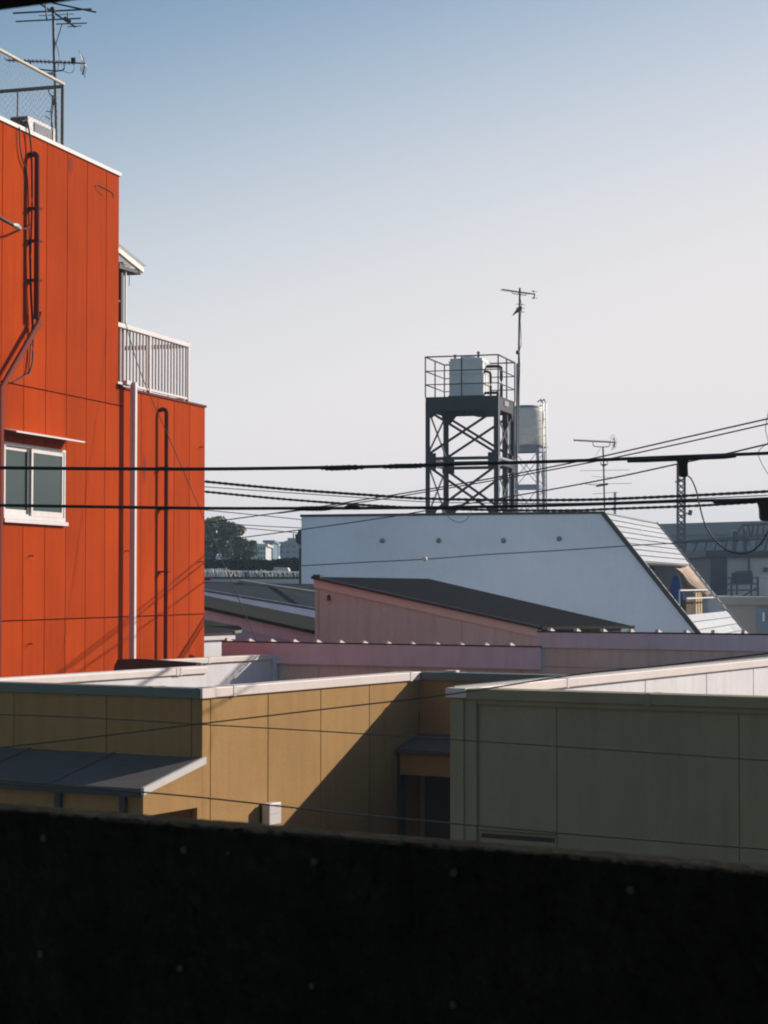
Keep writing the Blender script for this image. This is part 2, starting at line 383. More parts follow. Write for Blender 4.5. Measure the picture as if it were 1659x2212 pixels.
# balcony railing (steel) standing on terrace edge
rail = thing('balcony_railing', 'white balcony railing with upright bars above the orange lower block', 'railing', OW.P(-2, zLow, -.1))
rz1 = EYE+3.63; rz0 = zLow+.04; s0 = sU+.01; s1r = OW.sx(403,-.1)
m_ = MB(); OW.box(m_, s0, s1r, rz1-.055, rz1+.01, -.13, -.06); m_.build('top_rail', M['white_metal'], rail, bevel=.008)
m_ = MB(); OW.box(m_, s0, s1r, rz0+.02, rz0+.05, -.115, -.08); m_.build('bottom_rail', M['white_metal'], rail)
m_ = MB(); nb = 24
for k in range(nb):
    s = s0+.04+(s1r-s0-.1)*k/(nb-1)
    OW.box(m_, s-.009, s+.009, rz0+.05, rz1-.055, -.11, -.085)
m_.build('bars', M['white_metal'], rail)
for s in (s0+.02, OW.sx(319,-.1), s1r):
    m_ = MB(); OW.box(m_, s-.025, s+.025, zLow, rz1+.02, -.125, -.07); m_.build('post', M['white_metal'], rail)
m_ = MB()
m_.obox(OW.P(s1r-.01, rz1-.055, -.15), -OW.n*5, OW.d*.05, V(0,0,.06)); m_.obox(OW.P(s1r-.01, rz0+.02, -.15), -OW.n*5, OW.d*.03, V(0,0,.03))
for k in range(12): m_.obox(OW.P(s1r, rz0+.05, -.4-.4*k), -OW.n*.022, OW.d*.03, V(0,0,rz1-rz0-.1))
m_.build('return_rail', M['white_metal'], rail)
m_ = MB(); OW.box(m_, s0+.3, s1r-.1, EYE+3.27, EYE+3.31, -1.6, -1.55); OW.box(m_, s0+.3, s0+.34, zLow-.2, EYE+3.31, -1.6, -1.55); OW.box(m_, s0+.3, s1r-.1, EYE+2.9, EYE+2.94, -1.6, -1.55); OW.box(m_, s1r-.14, s1r-.1, zLow-.2, EYE+3.31, -1.6, -1.55)
m_.build('clothes_rack', M['grey_metal'], rail)
# awning on end wall
aw = thing('terrace_awning', 'small lean-to awning on a post behind the top of the orange wall', 'awning', OW.P(sU+.3, zLow, -.5))
zr0, zr1 = EYE+4.72, EYE+4.50; sE = OW.sx(304,-.08)
for off in (-.06, -1.6, -3.1):
    m_ = MB(); m_.prism([OW.P(sU+.012, zr0, off), OW.P(sE, zr1+.04, off), OW.P(sE+.02, zr1-.05, off), OW.P(sU+.012, zr0-.09, off)], -OW.n*.05); m_.build('rafter', M['pinktrim'], aw)
m_ = MB(); m_.prism([OW.P(sU+.012, zr0+.012, -.02), OW.P(sE+.03, zr1+.052, -.02), OW.P(sE+.03, zr1+.045, -.02), OW.P(sU+.012, zr0+.005, -.02)], -OW.n*3.2); m_.build('roof_sheet', M['polysheet'], aw)
m_ = MB(); OW.box(m_, sE-.12, sE-.06, zr1-.09, zr1-.01, -3.2, -.07); OW.box(m_, sU+.16, sU+.22, zr0-.33, zr0-.25, -3.2, -.06); m_.build('purlin', M['dark'], aw)
m_ = MB(); m_.bar(OW.P(sU+.03, zr0-.30, -.1), OW.P(sE-.1, zr1-.06, -.1), .04, .05); m_.build('brace', M['dark'], aw)
m_ = MB(); OW.box(m_, OW.sx(259,-.14), OW.sx(259,-.14)+.075, zLow+.02, zr0-.2, -.2, -.14); m_.build('post', M['dark'], aw)
m_ = MB(); OW.box(m_, OW.sx(269,-.12), OW.sx(269,-.12)+.02, rz1, zr0-.22, -.14, -.12); m_.build('sunlit_edge_strip', M['pinktrim'], aw)  # pale strip paints the sunlit side of the dark post
m_ = MB(); OW.box(m_, sU+.02, OW.sx(258,-.8), rz1, zr0-.3, -.82, -.8); m_.build('side_screen', M['white_metal'], aw)
m_ = MB(); OW.box(m_, sU+.02, OW.sx(260,-.15), EYE+3.95, EYE+3.98, -.18, -.15); m_.build('crossbar', M['dark'], aw)
MB().tube(smooth_path([OW.P(*OW.at(266,570,-.1),-.1), OW.P(*OW.at(278,582,-.1),-.1), OW.P(*OW.at(296,583,-.1),-.1), OW.P(*OW.at(300,572,-.1),-.1)],5), .01, 6).build('hook', M['grey_metal'], aw)
MB().tube([OW.P(*OW.at(280,582,-.1),-.1), OW.P(*OW.at(279,617,-.1),-.1)], .006, 5).build('hanging_cord', M['cable_grey'], aw)

# roof air-conditioner
ac = thing('air_conditioner', 'white air-conditioner unit with slatted grille behind the orange roof edge', 'air conditioner', OW.P(OW.sx(80), zTop-.4, -.4))
a0, a1 = OW.sx(54,-.2), OW.sx(114,-.2); zac = OW.at(54,246,-.2)[1]
m_ = MB(); OW.box(m_, a0, a1, zTop-.4, zac, -.45, -.2); m_.build('casing', M['white_metal'], ac, bevel=.01)
m_ = MB(); OW.box(m_, a0+.15, a1-.1, zTop-.36, zac-.05, -.2, -.192); m_.build('grille_recess', M['dark'], ac)
m_ = MB()
for k in range(12): OW.box(m_, a0+.17+(a1-a0-.3)*k/12, a0+.185+(a1-a0-.3)*k/12, zTop-.36, zac-.06, -.191, -.185)
m_.build('grille', M['grey_metal'], ac)
m_ = MB(); OW.box(m_, a0-.02, a0-.003, zTop-.35, zac-.02, -.44, -.21); m_.build('side_shade_panel', M['browni'], ac)  # brown sheet paints the shaded end of the white casing

# chain link cage on the roof
cg = thing('roof_fence', 'chain link fence with a pale slanting top rail on the orange roof', 'fence', OW.P(OW.sx(129), zTop, -.1))
sc = OW.sx(129,-.1); zc1 = OW.at(129, 180, -.1)[1]
m_ = MB(); m_.tube([OW.P(sc, zTop-.3, -.1), OW.P(sc, zc1, -.1)], .024, 8); m_.build('post', M['mast'], cg)
m_ = MB(); m_.tube([OW.P(sc+.03, zc1+.015, -.1), OW.P(sc-4, zc1+.015, -.1)], .022, 8); m_.build('top_rail', M['rustrail'], cg)
m_ = MB(); m_.tube([OW.P(sc, zc1-.02, -.12), OW.P(sc, zc1-.02, -4)], .025, 8); m_.build('back_rail', M['mast'], cg)
for k in (1.05, 2.2, 3.4):
    m_ = MB(); m_.tube([OW.P(sc, zTop-.3, -.1-k*.62), OW.P(sc, zc1-.02, -.1-k*.62)], .012, 6); m_.build('back_post', M['mast'], cg)
def chain(fn, L_, z0, z1):
    m_ = MB(); H = z1-z0; st = .085; k = -H
    while k < L_:
        for sg in (1, -1):
            a, b = (k, k+H)
            za, zb2_ = (z0, z1) if sg > 0 else (z1, z0)
            if a < 0: za += (-a)*(zb2_-za)/H; a = 0
            if b > L_: zb2_ -= (b-L_)*(zb2_-z0 if sg>0 else zb2_-z1)/H*1.0; b = L_
            if b-a > .02: m_.bar(fn(a, za), fn(b, zb2_), .0014)
        k += st
    return m_
chain(lambda a, z: OW.P(sc-.02-a, z, -.1), 3.2, zTop+.03, zc1).build('wire_mesh', M['cable_grey'], cg)
chain(lambda a, z: OW.P(sc, z, -.14-a), 3.2, zTop-.2, zc1-.03).build('wire_mesh', M['cable_grey'], cg)

# antennas
def antenna_mast(th, base, top, r=.018): 
    return MB().tube([base, top], r, 8).build('mast', M['mast'], th)
ta = thing('television_antenna', 'dark television antenna on the orange roof with two stacked arrays', 'antenna', pt(119,300,25.9))
YA = 25.9
MB().tube([pt(122,330,YA), pt(121,240,YA), pt(117,120,YA), pt(115,22,YA)], .02, 8).build('mast', M['mast'], ta)
MB().tube([pt(100,160,YA),pt(120,158,YA)], .03, 8, rfun=lambda t:.02+.03*math.sin(t*math.pi)).build('amplifier', M['grey_metal'], ta)
# lower UHF yagi
yb = MB().tube([pt(13,130,YA), pt(185,137,YA)], .010, 6).build('boom', M['alu'], ta)
m_ = MB()
for k in range(17):
    x = 16+k*8.6; y = 130+(x-13)*.041; c = pt(x, y, YA); m_.tube([c+V(-.02,-.09,.0)*1.1, c+V(.02,.09,.0)*1.1], .006, 5)
m_.build('directors', M['alu'], ta)
m_ = MB(); c = pt(182,137,YA)
m_.tube(smooth_path([pt(174,116,YA), pt(180,127,YA), pt(182.5,137,YA), pt(181,150,YA), pt(178,161,YA)],4), .010, 6)
for q in (-.18,-.09,.09,.18): m_.tube([pt(175,117,YA)+V(0,q,0), pt(182.5,137,YA)+V(0,q,0), pt(178,160,YA)+V(0,q,0)], .005, 5)
m_.build('reflector', M['alu'], ta)
m_ = MB(); c = pt(159,132,YA); m_.obox(c-V(.03,.03,.02), (.055,0,0),(0,.06,0),(0,0,.06)); m_.build('feed_box', M['dark'], ta)
m_ = MB(); m_.tube(smooth_path([pt(66,133,YA),pt(67,142,YA),pt(74,147,YA),pt(95,151,YA),pt(118,153,YA),pt(134,152,YA),pt(139,146,YA),pt(138,136,YA)],5), .010, 6); m_.build('stay', M['alu'], ta)
m_ = MB(); m_.tube(smooth_path([pt(160,137,YA),pt(161,147,YA),pt(156,156,YA),pt(146,157,YA),pt(134,152,YA)],5), .004, 5); m_.tube(smooth_path([pt(121,95,YA),pt(126,110,YA),pt(128,128,YA),pt(125,150,YA)],5), .005, 5); m_.tube([pt(134,52,YA),pt(120,97,YA)],.007,5); m_.build('feeder_cable', M['cable_grey'], ta)
# upper VHF array: boom runs from behind to the front, elements across
b0 = pt(86,8,YA+.7); b1 = pt(162,58,YA-.55)
MB().tube([b0, b1], .013, 6).build('boom', M['alu'], ta)
els = [((28,28.5),(198,19.5),YA+.15,.012),((34,46.5),(175,39.5),YA-.1,.010),((112,6),(208,26.5),YA-.2,.012),((84,34),(160,30),YA+.1,.005),((121,52),(188,50),YA-.3,.008),((145,58),(176,56),YA-.45,.006)]
for (p, q, Y_, r) in els: MB().tube([pt(*p,Y_), pt(*q,Y_)], r, 6).build('element', M['alu'], ta)
m_ = MB(); m_.tube([pt(98,8,YA), pt(100,30,YA), pt(101,45,YA)], .011, 6); m_.tube([pt(146,27,YA-.2), pt(147,42,YA-.2)], .01, 6); m_.build('strut', M['alu'], ta)
m_ = MB(); m_.tube([pt(112,16,YA),pt(117,28,YA)], .05, 8, rfun=lambda t:.03+.03*math.sin(t*math.pi)); m_.build('clamp', M['dark'], ta); m_ = MB(); m_.tube([pt(140,40,YA-.25),pt(150,47,YA-.3)], .03, 8); m_.build('clamp', M['dark'], ta)
# thin climbing cables at mast foot
m_ = MB()
for pts in (((104,185),(106,200),(112,208)),((108,330),(112,250),(116,225),(120,205)),((118,320),(113,270),(110,240),(116,214)),((100,240),(114,243)),((98,250),(108,258))):
    m_.tube(smooth_path([pt(x,y,YA-.02) for x,y in pts],5), .007, 5)
m_.build('mast_cable', M['cable_grey'], ta)
MB().obox(pt(111,225,YA), (.05,0,0),(0,.06,0),(0,0,.12)).build('junction_box', M['grey_metal'], ta)

# ================================================================== TAN BUILDING
AW = Wall(437, 17.2, A2, nA)        # lit wall, s from C0 away
BW = Wall(437, 17.2, (-B2[0],-B2[1]), nB)   # s positive to the right; wall lies at s<0
zC = AW.at(437, 1487)[1]
sC1 = AW.sx(905)
tb = thing('tan_building', 'flat roofed tan panelled building with cream coping, diagonal shadow on its wall', 'building', AW.P(1,0,-2))
capH = .085
LB = 3.58
P1 = Wall(0, 20.3, A2, nA); sP1a = P1.sx(-235); sP1e = P1.sx(446)
# roof/core body
C0 = AW.P(0,0); C1 = AW.P(sC1,0)
BW1 = Wall(905, AW.P(sC1,0).y, (-B2[0],-B2[1]), nB)
GA = Wall(972, 16.5, A2, nA)        # left edge of olive building
sK = 2.19
K = BW1.P(sK, 0)
body = MB()
fp = [C0 - V(*nA,0)*.02 + A*.02, C1 - V(*nA,0)*.02 + V(0,0,0), C1 + A*.02 , K + A*.02, K + A*4.0, P1.P(sP1e,0,-.1), P1.P(sP1a,0,-.1), C0 + Bv*3.4 + A*.02]
body.prism([V(p.x,p.y,0) for p in fp], (0,0,zC-.42)); body.build('wall_core', M['tan_core'], tb)
ja = [0,.13]+[.13+.91*k for k in range(1,5)]+[sC1]
ja = [s for s in ja if s < sC1-.02]+[sC1]
wp = MB(); AW.panels(wp, ja, [.1, 2.6, 5.2, zC-capH+.02], -.02, 0, .014)
wp.build('wall', M['tan'], tb)
wp = MB(); jb = [-3.75]+[-.11-.91*k for k in (4,3,2,1,0)]+[0]
jb = [-4.2,-3.0,-2.09,-1.03,-.11,-.0]
BW.panels(wp, jb, [.1, 2.6, zC-capH+.02], -.02, -.001, .010); wp.build('front_wall', M['tan'], tb)
wp = MB(); BW1.panels(wp, [0, .9, 1.8, 2.19], [.1, zC-capH+.02], -.02, 0, .010, [(.06,2.2,0,EYE-1.90)]); wp.build('recess_wall', M['tan'], tb)
# parapet backs
pp = MB(); AW.box(pp, .16, sC1+.0, zC-.5, zC-capH, -.16, -.022); BW.box(pp, -4.1, -.16, zC-.5, zC-capH, -.16, -.022); BW1.box(pp, -.15, 2.18, zC-.5, zC-capH, -.18, -.022)
pp.build('parapet_back', M['inner'], tb)
def copings(th, W_, s0, s1, z, segs, m, o0=-.17, o1=.025, h_=capH, label=None):
    ed = [s0]+list(segs)+[s1]
    for i in range(len(ed)-1):
        g0 = .0 if i == 0 else .003
        m_ = MB(); W_.box(m_, ed[i]+g0, ed[i+1]-.003, z-h_, z, o0, o1); m_.build('coping', m, th, label, bevel=.006)
    for s in segs:
        m_ = MB(); W_.box(m_, s-.02, s+.02, z-h_-.004, z+.004, o0-.004, o1+.004); m_.build('coping_joint', m, th)
_m = MB(); AW.box(_m, -.027, .169, zC-capH, zC, .001, .026); _m.build('coping_end', M['cap'], tb)
copings(tb, AW, .172, sC1+.02, zC, [AW.sx(503), AW.sx(884)], M['cap'])
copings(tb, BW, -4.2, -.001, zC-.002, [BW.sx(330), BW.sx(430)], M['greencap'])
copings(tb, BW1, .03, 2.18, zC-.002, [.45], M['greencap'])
# inner white parapet at the left roof edge
m_ = MB(); P1.box(m_, sP1a, sP1e, zC-1.2, zC-.06, -.15, 0); m_.build('white_parapet', M['inner'], tb)
copings(tb, P1, sP1a, sP1e, EYE-.955, [P1.sx(380), P1.sx(388)], M['cap'], -.17, .03, .075)
# white box on the wall
bx_ = thing('wall_box', 'small white box mounted low on the sunlit tan wall', 'utility box', AW.P(1,EYE-2.2,0))
sb0 = AW.sx(580,.1)
zb0, zb1 = EYE-2.15, EYE-1.955
m_ = MB(); AW.box(m_, sb0, sb0+.2, zb0, zb1, .035, .115); m_.build('casing', M['white_metal'], bx_, bevel=.008)
m_ = MB(); AW.box(m_, sb0+.012, sb0+.188, zb0+.012, zb1-.012, 0, .034); m_.build('back_plate', M['dark'], bx_)
m_ = MB(); AW.box(m_, sb0+.02, sb0+.18, zb0+.10, zb0+.103, .115, .117); m_.build('seam', M['grey_metal'], bx_)
# small item on coping far corner
m_ = MB(); BW1.box(m_, .28, .42, zC, zC+.02, -.1, -.02); m_.build('coping_clip', M['cap'], tb)

# lean-to at the left front
ln = thing('lean_to', 'low lean-to with a grey sheet roof against the dark tan wall, lower left', 'outbuilding', BW.P(-2,0,.5))
zw, ze, dd = EYE-1.48, EYE-1.67, .87
mb = MB(); mb.prism([BW.P(.02,zw,.001), BW.P(.02,ze,dd), BW.P(.02,ze-.03,dd), BW.P(.02,zw-.03,.001)], BW.d*-4.4); mb.build('roof', M['canopy'], ln)
mb = MB()
for k in range(1,5): mb.prism([BW.P(-.95*k,zw+.002,.004), BW.P(-.95*k,ze+.002,dd), BW.P(-.95*k,ze+.012,dd), BW.P(-.95*k,zw+.012,.004)], BW.d*.018)
mb.build('roof_seam', M['canopy'], ln)
mb = MB(); mb.prism([BW.P(.021,zw+.012,.001), BW.P(.021,ze+.012,dd+.02), BW.P(.021,ze-.05,dd+.02), BW.P(.021,zw-.05,.001)], BW.d*.03); mb.build('verge_trim', M['white_metal'], ln)
mb = MB()
zo = EYE-1.90
mb.prism([BW.P(-.04,zw-.035,.002), BW.P(-.04,ze-.035,dd-.03), BW.P(-.04,.1,dd-.03), BW.P(-.04,.1,dd-.13), BW.P(-.04,zo,dd-.13), BW.P(-.04,zo,.07), BW.P(-.04,.1,.07), BW.P(-.04,.1,.002)], BW.d*.045)
mb.build('side_wall', M['tan'], ln)
mb = MB(); BW.box(mb, -4.3, -.045, .1, ze-.04, dd-.09, dd-.05); mb.build('front_wall', M['tan'], ln)
for x in (124, 264):
    mb = MB(); s = BW.sx(x, dd); BW.box(mb, s-.03, s+.03, .1, ze-.045, dd-.048, dd-.01); mb.build('post', M['dark'], ln)
mb = MB(); BW.box(mb, -4.3, -.0, ze-.07, ze-.032, dd-.02, dd+.03); mb.build('gutter', M['dark'], ln)

# canopy in the recess
cn = thing('door_canopy', 'small flat canopy over the dark doorway between the tan and olive buildings', 'canopy', BW1.P(.8,EYE-1.9,.3))
mb = MB(); mb.prism([BW1.P(.005,EYE-1.52,.002), BW1.P(.005,EYE-1.645,.52), BW1.P(.005,EYE-1.68,.52), BW1.P(.005,EYE-1.60,.002)], BW1.d*2.15); mb.build('roof', M['canopy'], cn)
mb = MB(); BW1.box(mb, .04, 2.15, EYE-1.90, EYE-1.69, .002, .47); mb.build('fascia', M['tan'], cn)
mb = MB(); BW1.box(mb, .0, .04, .1, EYE-1.68, .35, .46); mb.build('post', M['dark'], cn)
dr = MB(); BW1.box(dr, .62, 2.17, .1, EYE-1.91, -.018, -.008); dr.build('doorway_shade', M['walkway'], tb)  # near-black sheet stands for the shade in the doorway
dr = MB(); BW1.box(dr, .06, .61, .1, EYE-1.91, -.018, -.009); dr.build('recess_shade_panel', M['browni'], tb)  # brown sheet paints the shade on the wall under the canopy

# far white parapet block (second roof step)
P2 = Wall(585, 29.45, A2, nA); s2a = P2.sx(308)
wb = thing('white_roof_block', 'white rendered roof parapet beyond the tan roof, in front of the orange wall', 'building', P2.P(-1.5,0,-1))
m_ = MB(); P2.box(m_, s2a, 0, 0, EYE-1.08, -.16, 0); m_.build('wall', M['inner'], wb)
copings(wb, P2, s2a, .03, EYE-1.013, [P2.sx(448)], M['cap'], -.18, .04, .075)
m_ = MB(); q = BW.d; P2B = Wall(585, 29.45, (-B2[0],-B2[1]), nB); P2B.box(m_, 0.0, .05, 0, EYE-1.03, -.12, .0); m_.build('corner_trim', M['lavender'], wb)
br = MB(); BRW = Wall(350, 24.8, (-B2[0],-B2[1]), nB)
_p = [BRW.at(246,1440), BRW.at(254,1424), BRW.at(300,1423), BRW.at(424,1432), BRW.at(424,1460), BRW.at(246,1460)]
br.prism([BRW.P(*q_) for q_ in _p], -BRW.n*.1)
br.build('flashing', M['browni'], wb)

# ================================================================== OLIVE BUILDING (right foreground)
GB = Wall(972, 16.5, (-B2[0],-B2[1]), nB)
zG = EYE-.846
gl = thing('olive_building', 'shaded olive panelled building with a flat top edge, right foreground', 'building', GB.P(3,0,-2))
m_ = MB(); m_.prism([GB.P(.03,0,-.06), GB.P(7,0,-.06), GB.P(7,0,-.06)+A*9, GB.P(.03,0,-.06)+A*9], (0,0,zG-.5)); m_.build('wall_core', M['green_core'], gl)
gs = [GB.sx(1027), GB.sx(1197), GB.sx(1590), 7]
wp = MB(); GB.panels(wp, gs, [.1, zG-.09], -.06, -.04, .007, [(GB.sx(1034), GB.sx(1192), EYE-2.065, EYE-2.027)]); wp.build('wall', M['green'], gl)
for (x0_, x1_, o) in ((972,1000,.0),(1001,1026,-.015)):
    m_ = MB(); GB.box(m_, GB.sx(x0_), GB.sx(x1_), .1, zG-.085, -.06, o); m_.build('pilaster', M['green'], gl)
m_ = MB(); GB.box(m_, GB.sx(1032), GB.sx(1195), EYE-1.990, EYE-1.966, -.04, -.0); GB.box(m_, GB.sx(1032), GB.sx(1195), EYE-2.018, EYE-2.007, -.04, -.01); m_.build('ledge', M['green'], gl)
m_ = MB(); GB.box(m_, GB.sx(1036), GB.sx(1190), EYE-2.063, EYE-2.029, -.055, -.045); m_.build('vent_slot', M['dark'], gl)
m_ = MB(); GB.box(m_, GB.sx(1028), 7, zG-.125, zG-.0865, -.04, -.012); m_.build('fascia', M['green'], gl)
pp = MB(); GB.box(pp, .17, 7, zG-.55, zG-.09, -.2, -.062); pp.build('parapet_back', M['inner'], gl)
copings(gl, GB, .14, 7, zG-.001, [GB.sx(1400)], M['green'], -.22, .015, .0855)
m_ = MB(); GA.box(m_, .06, 9.5, zG-1.2, zG-.08, -.0, .13); m_.build('white_parapet', M['inner'], gl)
m_ = MB()
for x in (1393,1525,1626,1700): s = GA.sx(x,.13); GA.box(m_, s-.006, s+.006, zG-1.1, zG-.08, .12, .1335)
m_.build('parapet_joint', M['grey_metal'], gl)
copings(gl, GA, -.03, 9.5, zG+.002, [GA.sx(1222,.14)], M['cap'], -.03, .16, .08)
m_ = MB(); GA.box(m_, .1, 9.3, zG+.002, zG+.012, -.034, -.01); m_.build('coping_lip', M['greencap'], gl)

# ================================================================== PURPLE-FASCIA BUILDING
PU = Wall(585, 29.6, (-B2[0],-B2[1]), nB)
pu = thing('lavender_roofed_building', 'long low building with lavender fascia and a row of bright roof ribs', 'building', PU.P(3,0,-2))
sa_, sb_, sc_ = PU.sx(483), PU.sx(1170), PU.sx(1760)
zl, zr = EYE-.849, EYE-.642
m_ = MB(); PU.box(m_, sa_+.06, sc_, 0, zl-.32, -1.0, -.03); PU.box(m_, sb_-.02, sc_, zl-.22, zr-.33, -1.0, -.031); PU.box(m_, sb_-.02, sc_, zl-.5, zr-.03, -.1, -.0312); m_.build('wall_core', M['pinkcore'], pu)
wp = MB(); PU.panels(wp, [sa_+.06, PU.sx(688), PU.sx(905), PU.sx(1125), PU.sx(1350), PU.sx(1570), sc_], [.1, 3, zl-.26], -.03, -.01, .010); wp.build('wall', M['pinkwall'], pu)
m_ = MB(); PU.box(m_, sa_, sb_, EYE-1.151, zl-.0, -.008, .05); m_.build('fascia', M['lavender'], pu)
m_ = MB(); PU.box(m_, sb_-.055, sc_, EYE-.849, zr, -.03, .02); m_.build('fascia', M['lavender'], pu)
wp = MB(); PU.box(wp, sb_+.0, sc_, zl-.26, EYE-.851, -.0295, -.009); wp.build('wall_band', M['pinkwall'], pu)
for (s0_, s1_, z, o) in ((sa_, sb_-.0, zl, .055), (sb_-.06, sc_, zr, .025)):
    m_ = MB(); m_.prism([PU.P(s0_, z+.002, o), PU.P(s0_, z+.022, o), PU.P(s0_, z+.012, -.1), PU.P(s0_, z-.15, -1.0), PU.P(s0_, z-.17, -1.0)], PU.d*(s1_-s0_)); m_.build('roof', M['dark'], pu)
ribs = [(488,0),(535.6,0),(583,0),(631.6,0),(681.5,0),(731,0),(781.5,0),(832,0),(884,0),(937,0),(990,0),(1044,0),(1099,0)]
ribr = [1186,1242.5,1300,1359,1418,1479,1539,1604,1668]
for x in [r[0] for r in ribs]:
    s = PU.sx(x, .05); m_ = MB(); m_.prism([PU.P(s-.028, zl+.02, .05), PU.P(s-.028, zl+.062, .03), PU.P(s-.028, zl+.06, .01), PU.P(s-.028, zl-.0, -.16), PU.P(s-.028, zl-.02, -.16)], PU.d*.05); m_.build('roof_rib', M['cap'], pu)
for x in ribr:
    s = PU.sx(x, .02); m_ = MB(); m_.prism([PU.P(s-.028, zr+.02, .02), PU.P(s-.028, zr+.06, .0), PU.P(s-.028, zr+.058, -.02), PU.P(s-.028, zr-.0, -.19), PU.P(s-.028, zr-.02, -.19)], PU.d*.05); m_.build('roof_rib', M['cap'], pu)

# ================================================================== PINK MONO-PITCH HOUSE
PK = Wall(680, 33.0, (-B2[0],-B2[1]), nB)
pk = thing('pink_house', 'dusty pink house with a dark roof falling to the right and a small arched vent', 'house', PK.P(2,0,-2))
s1k, zkr = PK.at(1165, 1354); zkl = PK.at(680, 1246)[1]
def zk(s): return zkl+(zkr-zkl)*s/s1k
m_ = MB(); m_.prism([PK.P(0,0,-.02), PK.P(s1k,0,-.02), PK.P(s1k,zkr-.08,-.02), PK.P(0,zkl-.08,-.02)], -PK.n*3.2); m_.build('wall_core', M['pinkcore'], pk)
sj = [0, .08, PK.sx(997), s1k]
m_ = MB()
for i in range(3):
    a, b = sj[i]+.004, sj[i+1]-.004
    m_.prism([PK.P(a,.1,-.02), PK.P(b,.1,-.02), PK.P(b,zk(b)-.17,-.02), PK.P(a,zk(a)-.17,-.02)], PK.n*.02)
m_.build('wall', M['pinkwall'], pk)
m_ = MB(); m_.prism([PK.P(-.0,zkl-.17,-.02), PK.P(s1k+.03,zkr-.17,-.02), PK.P(s1k+.03,zkr-.04,-.02), PK.P(-.0,zkl-.04,-.02)], PK.n*.05); m_.build('barge_board', M['pinktrim'], pk)
FL, FR = PK.P(-.02,zkl,.06), PK.P(s1k+.02,zkr,.06)
r_ = ray(925,1250); YB = 33.0*(3300-680)/(3300-925); BL = pt(925,1250,YB)
YR = PK.P(s1k,0).y*(3300-1165)/(3300-1365); BR = pt(1365,1352,YR)
m_ = MB(); m_.prism([FL, FR, BR, BL], (0,0,-.03)); m_.build('roof', M['slate'], pk)
m_ = MB(); m_.bar(FL+V(0,0,-.01), FR+V(0,0,-.01), .05, .045); m_.build('verge_trim', M['dark'], pk)
m_ = MB(); m_.bar(FR+V(.02,0,-.02), BR+V(.02,0,-.02), .07, .05); m_.build('gutter', M['roofgreen'], pk)
m_ = MB(); c = PK.P(-.01,zkl-.005,.05); m_.obox(c, PK.d*.14, PK.n*-.1, V(0,0,.04)); m_.build('ridge_cap', M['dark'], pk)
vs_, vz = PK.at(713, 1299); m_ = MB()
prof = [(-.055,0),(.055,0),(.055,.075)]+[(.055*math.cos(a), .075+.055*math.sin(a)) for a in [math.pi*k/8 for k in range(1,8)]]+[(-.055,.075)]
m_.prism([PK.P(vs_+u, vz+v, 0) for u, v in prof], PK.n*.035)
vh = m_.build('vent_hood', M['pinktrim'], pk)
m_ = MB(); m_.prism([PK.P(vs_+u*.72, vz+.012+v*.78, .0355) for u, v in prof], PK.n*.003); m_.build('vent_grille', M['browni'], vh)

# ================================================================== ROOFS BETWEEN ORANGE BUILDING AND PINK HOUSE
QW = Wall(680, 35.0, (-B2[0],-B2[1]), nB)
ql = thing('mauve_house', 'mauve walled house with a dark mossy roof between the orange building and pink house', 'house', QW.P(-1,0,-2))
sq0, sq1 = QW.sx(395), QW.sx(760)
def lin(x0_,y0_,x1_,y1_,x): return y0_+(y1_-y0_)*(x-x0_)/(x1_-x0_)
zq0 = QW.at(395, lin(437,1310,680,1364,395))[1]; zq1 = QW.at(760, lin(437,1310,680,1364,760))[1]
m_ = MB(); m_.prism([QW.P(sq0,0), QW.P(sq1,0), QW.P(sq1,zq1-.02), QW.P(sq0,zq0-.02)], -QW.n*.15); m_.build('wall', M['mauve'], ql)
m_ = MB(); m_.prism([QW.P(sq0,zq0-.26,.001), QW.P(sq1,zq1-.26,.001), QW.P(sq1,zq1-.03,.001), QW.P(sq0,zq0-.03,.001)], QW.n*.02); m_.build('barge_board', M['lavender'], ql)
Yq = 4.0; QB = Wall(680, 39.4, (-B2[0],-B2[1]), nB)
qa = QB.P(QB.sx(385), QB.at(385, lin(437,1285,680,1334,385))[1]); qb = QB.P(QB.sx(770), QB.at(770, lin(437,1285,680,1334,770))[1])
m_ = MB(); m_.prism([QW.P(sq0,zq0,.08), QW.P(sq1,zq1,.08), qb, qa], (0,0,-.04)); m_.build('roof', M['roofgreen'], ql)
m_ = MB(); m_.bar(QW.P(sq0,zq0-.0,.09), QW.P(sq1,zq1-.0,.09), .06, .05); m_.build('verge_trim', M['roofgreen'], ql)
q2 = thing('grey_roofed_house', 'wide grey sheet roof with a pale edge board behind the mossy roof', 'house', QB.P(-1,0,-3))
QC = Wall(680, 40.0, (-B2[0],-B2[1]), nB)
def qp(Wl, x, y): return Wl.P(*Wl.at(x, y))
a_, b_ = qp(QC,385,lin(437,1273,680,1314,385)), qp(QC,770,lin(437,1273,680,1314,770))
c_, d_ = qp(QC,770,lin(437,1284,680,1334,770)), qp(QC,385,lin(437,1284,680,1334,385))
m_ = MB(); m_.prism([a_, b_, c_-V(0,0,.3), d_-V(0,0,.3)], -QC.n*.08); m_.build('edge_board', mat('lavender_white_board', (.75,.80,.92), .6), q2)
m_ = MB(); m_.prism([V(d_.x,d_.y,0), V(c_.x,c_.y,0), c_-V(0,0,.31), d_-V(0,0,.31)], -QC.n*8); m_.build('wall', M['pinkwall'], q2)
f1, f2 = pt(400,1255,52), pt(690,1262,50)
m_ = MB(); m_.prism([a_+V(0,0,.005), b_+V(0,0,.005), f2, f1], (0,0,-.05)); m_.build('roof', M['roofgrey'], q2)
rr0 = pt(515,1256,51.5); s_, z_ = QC.at(700, 1300)
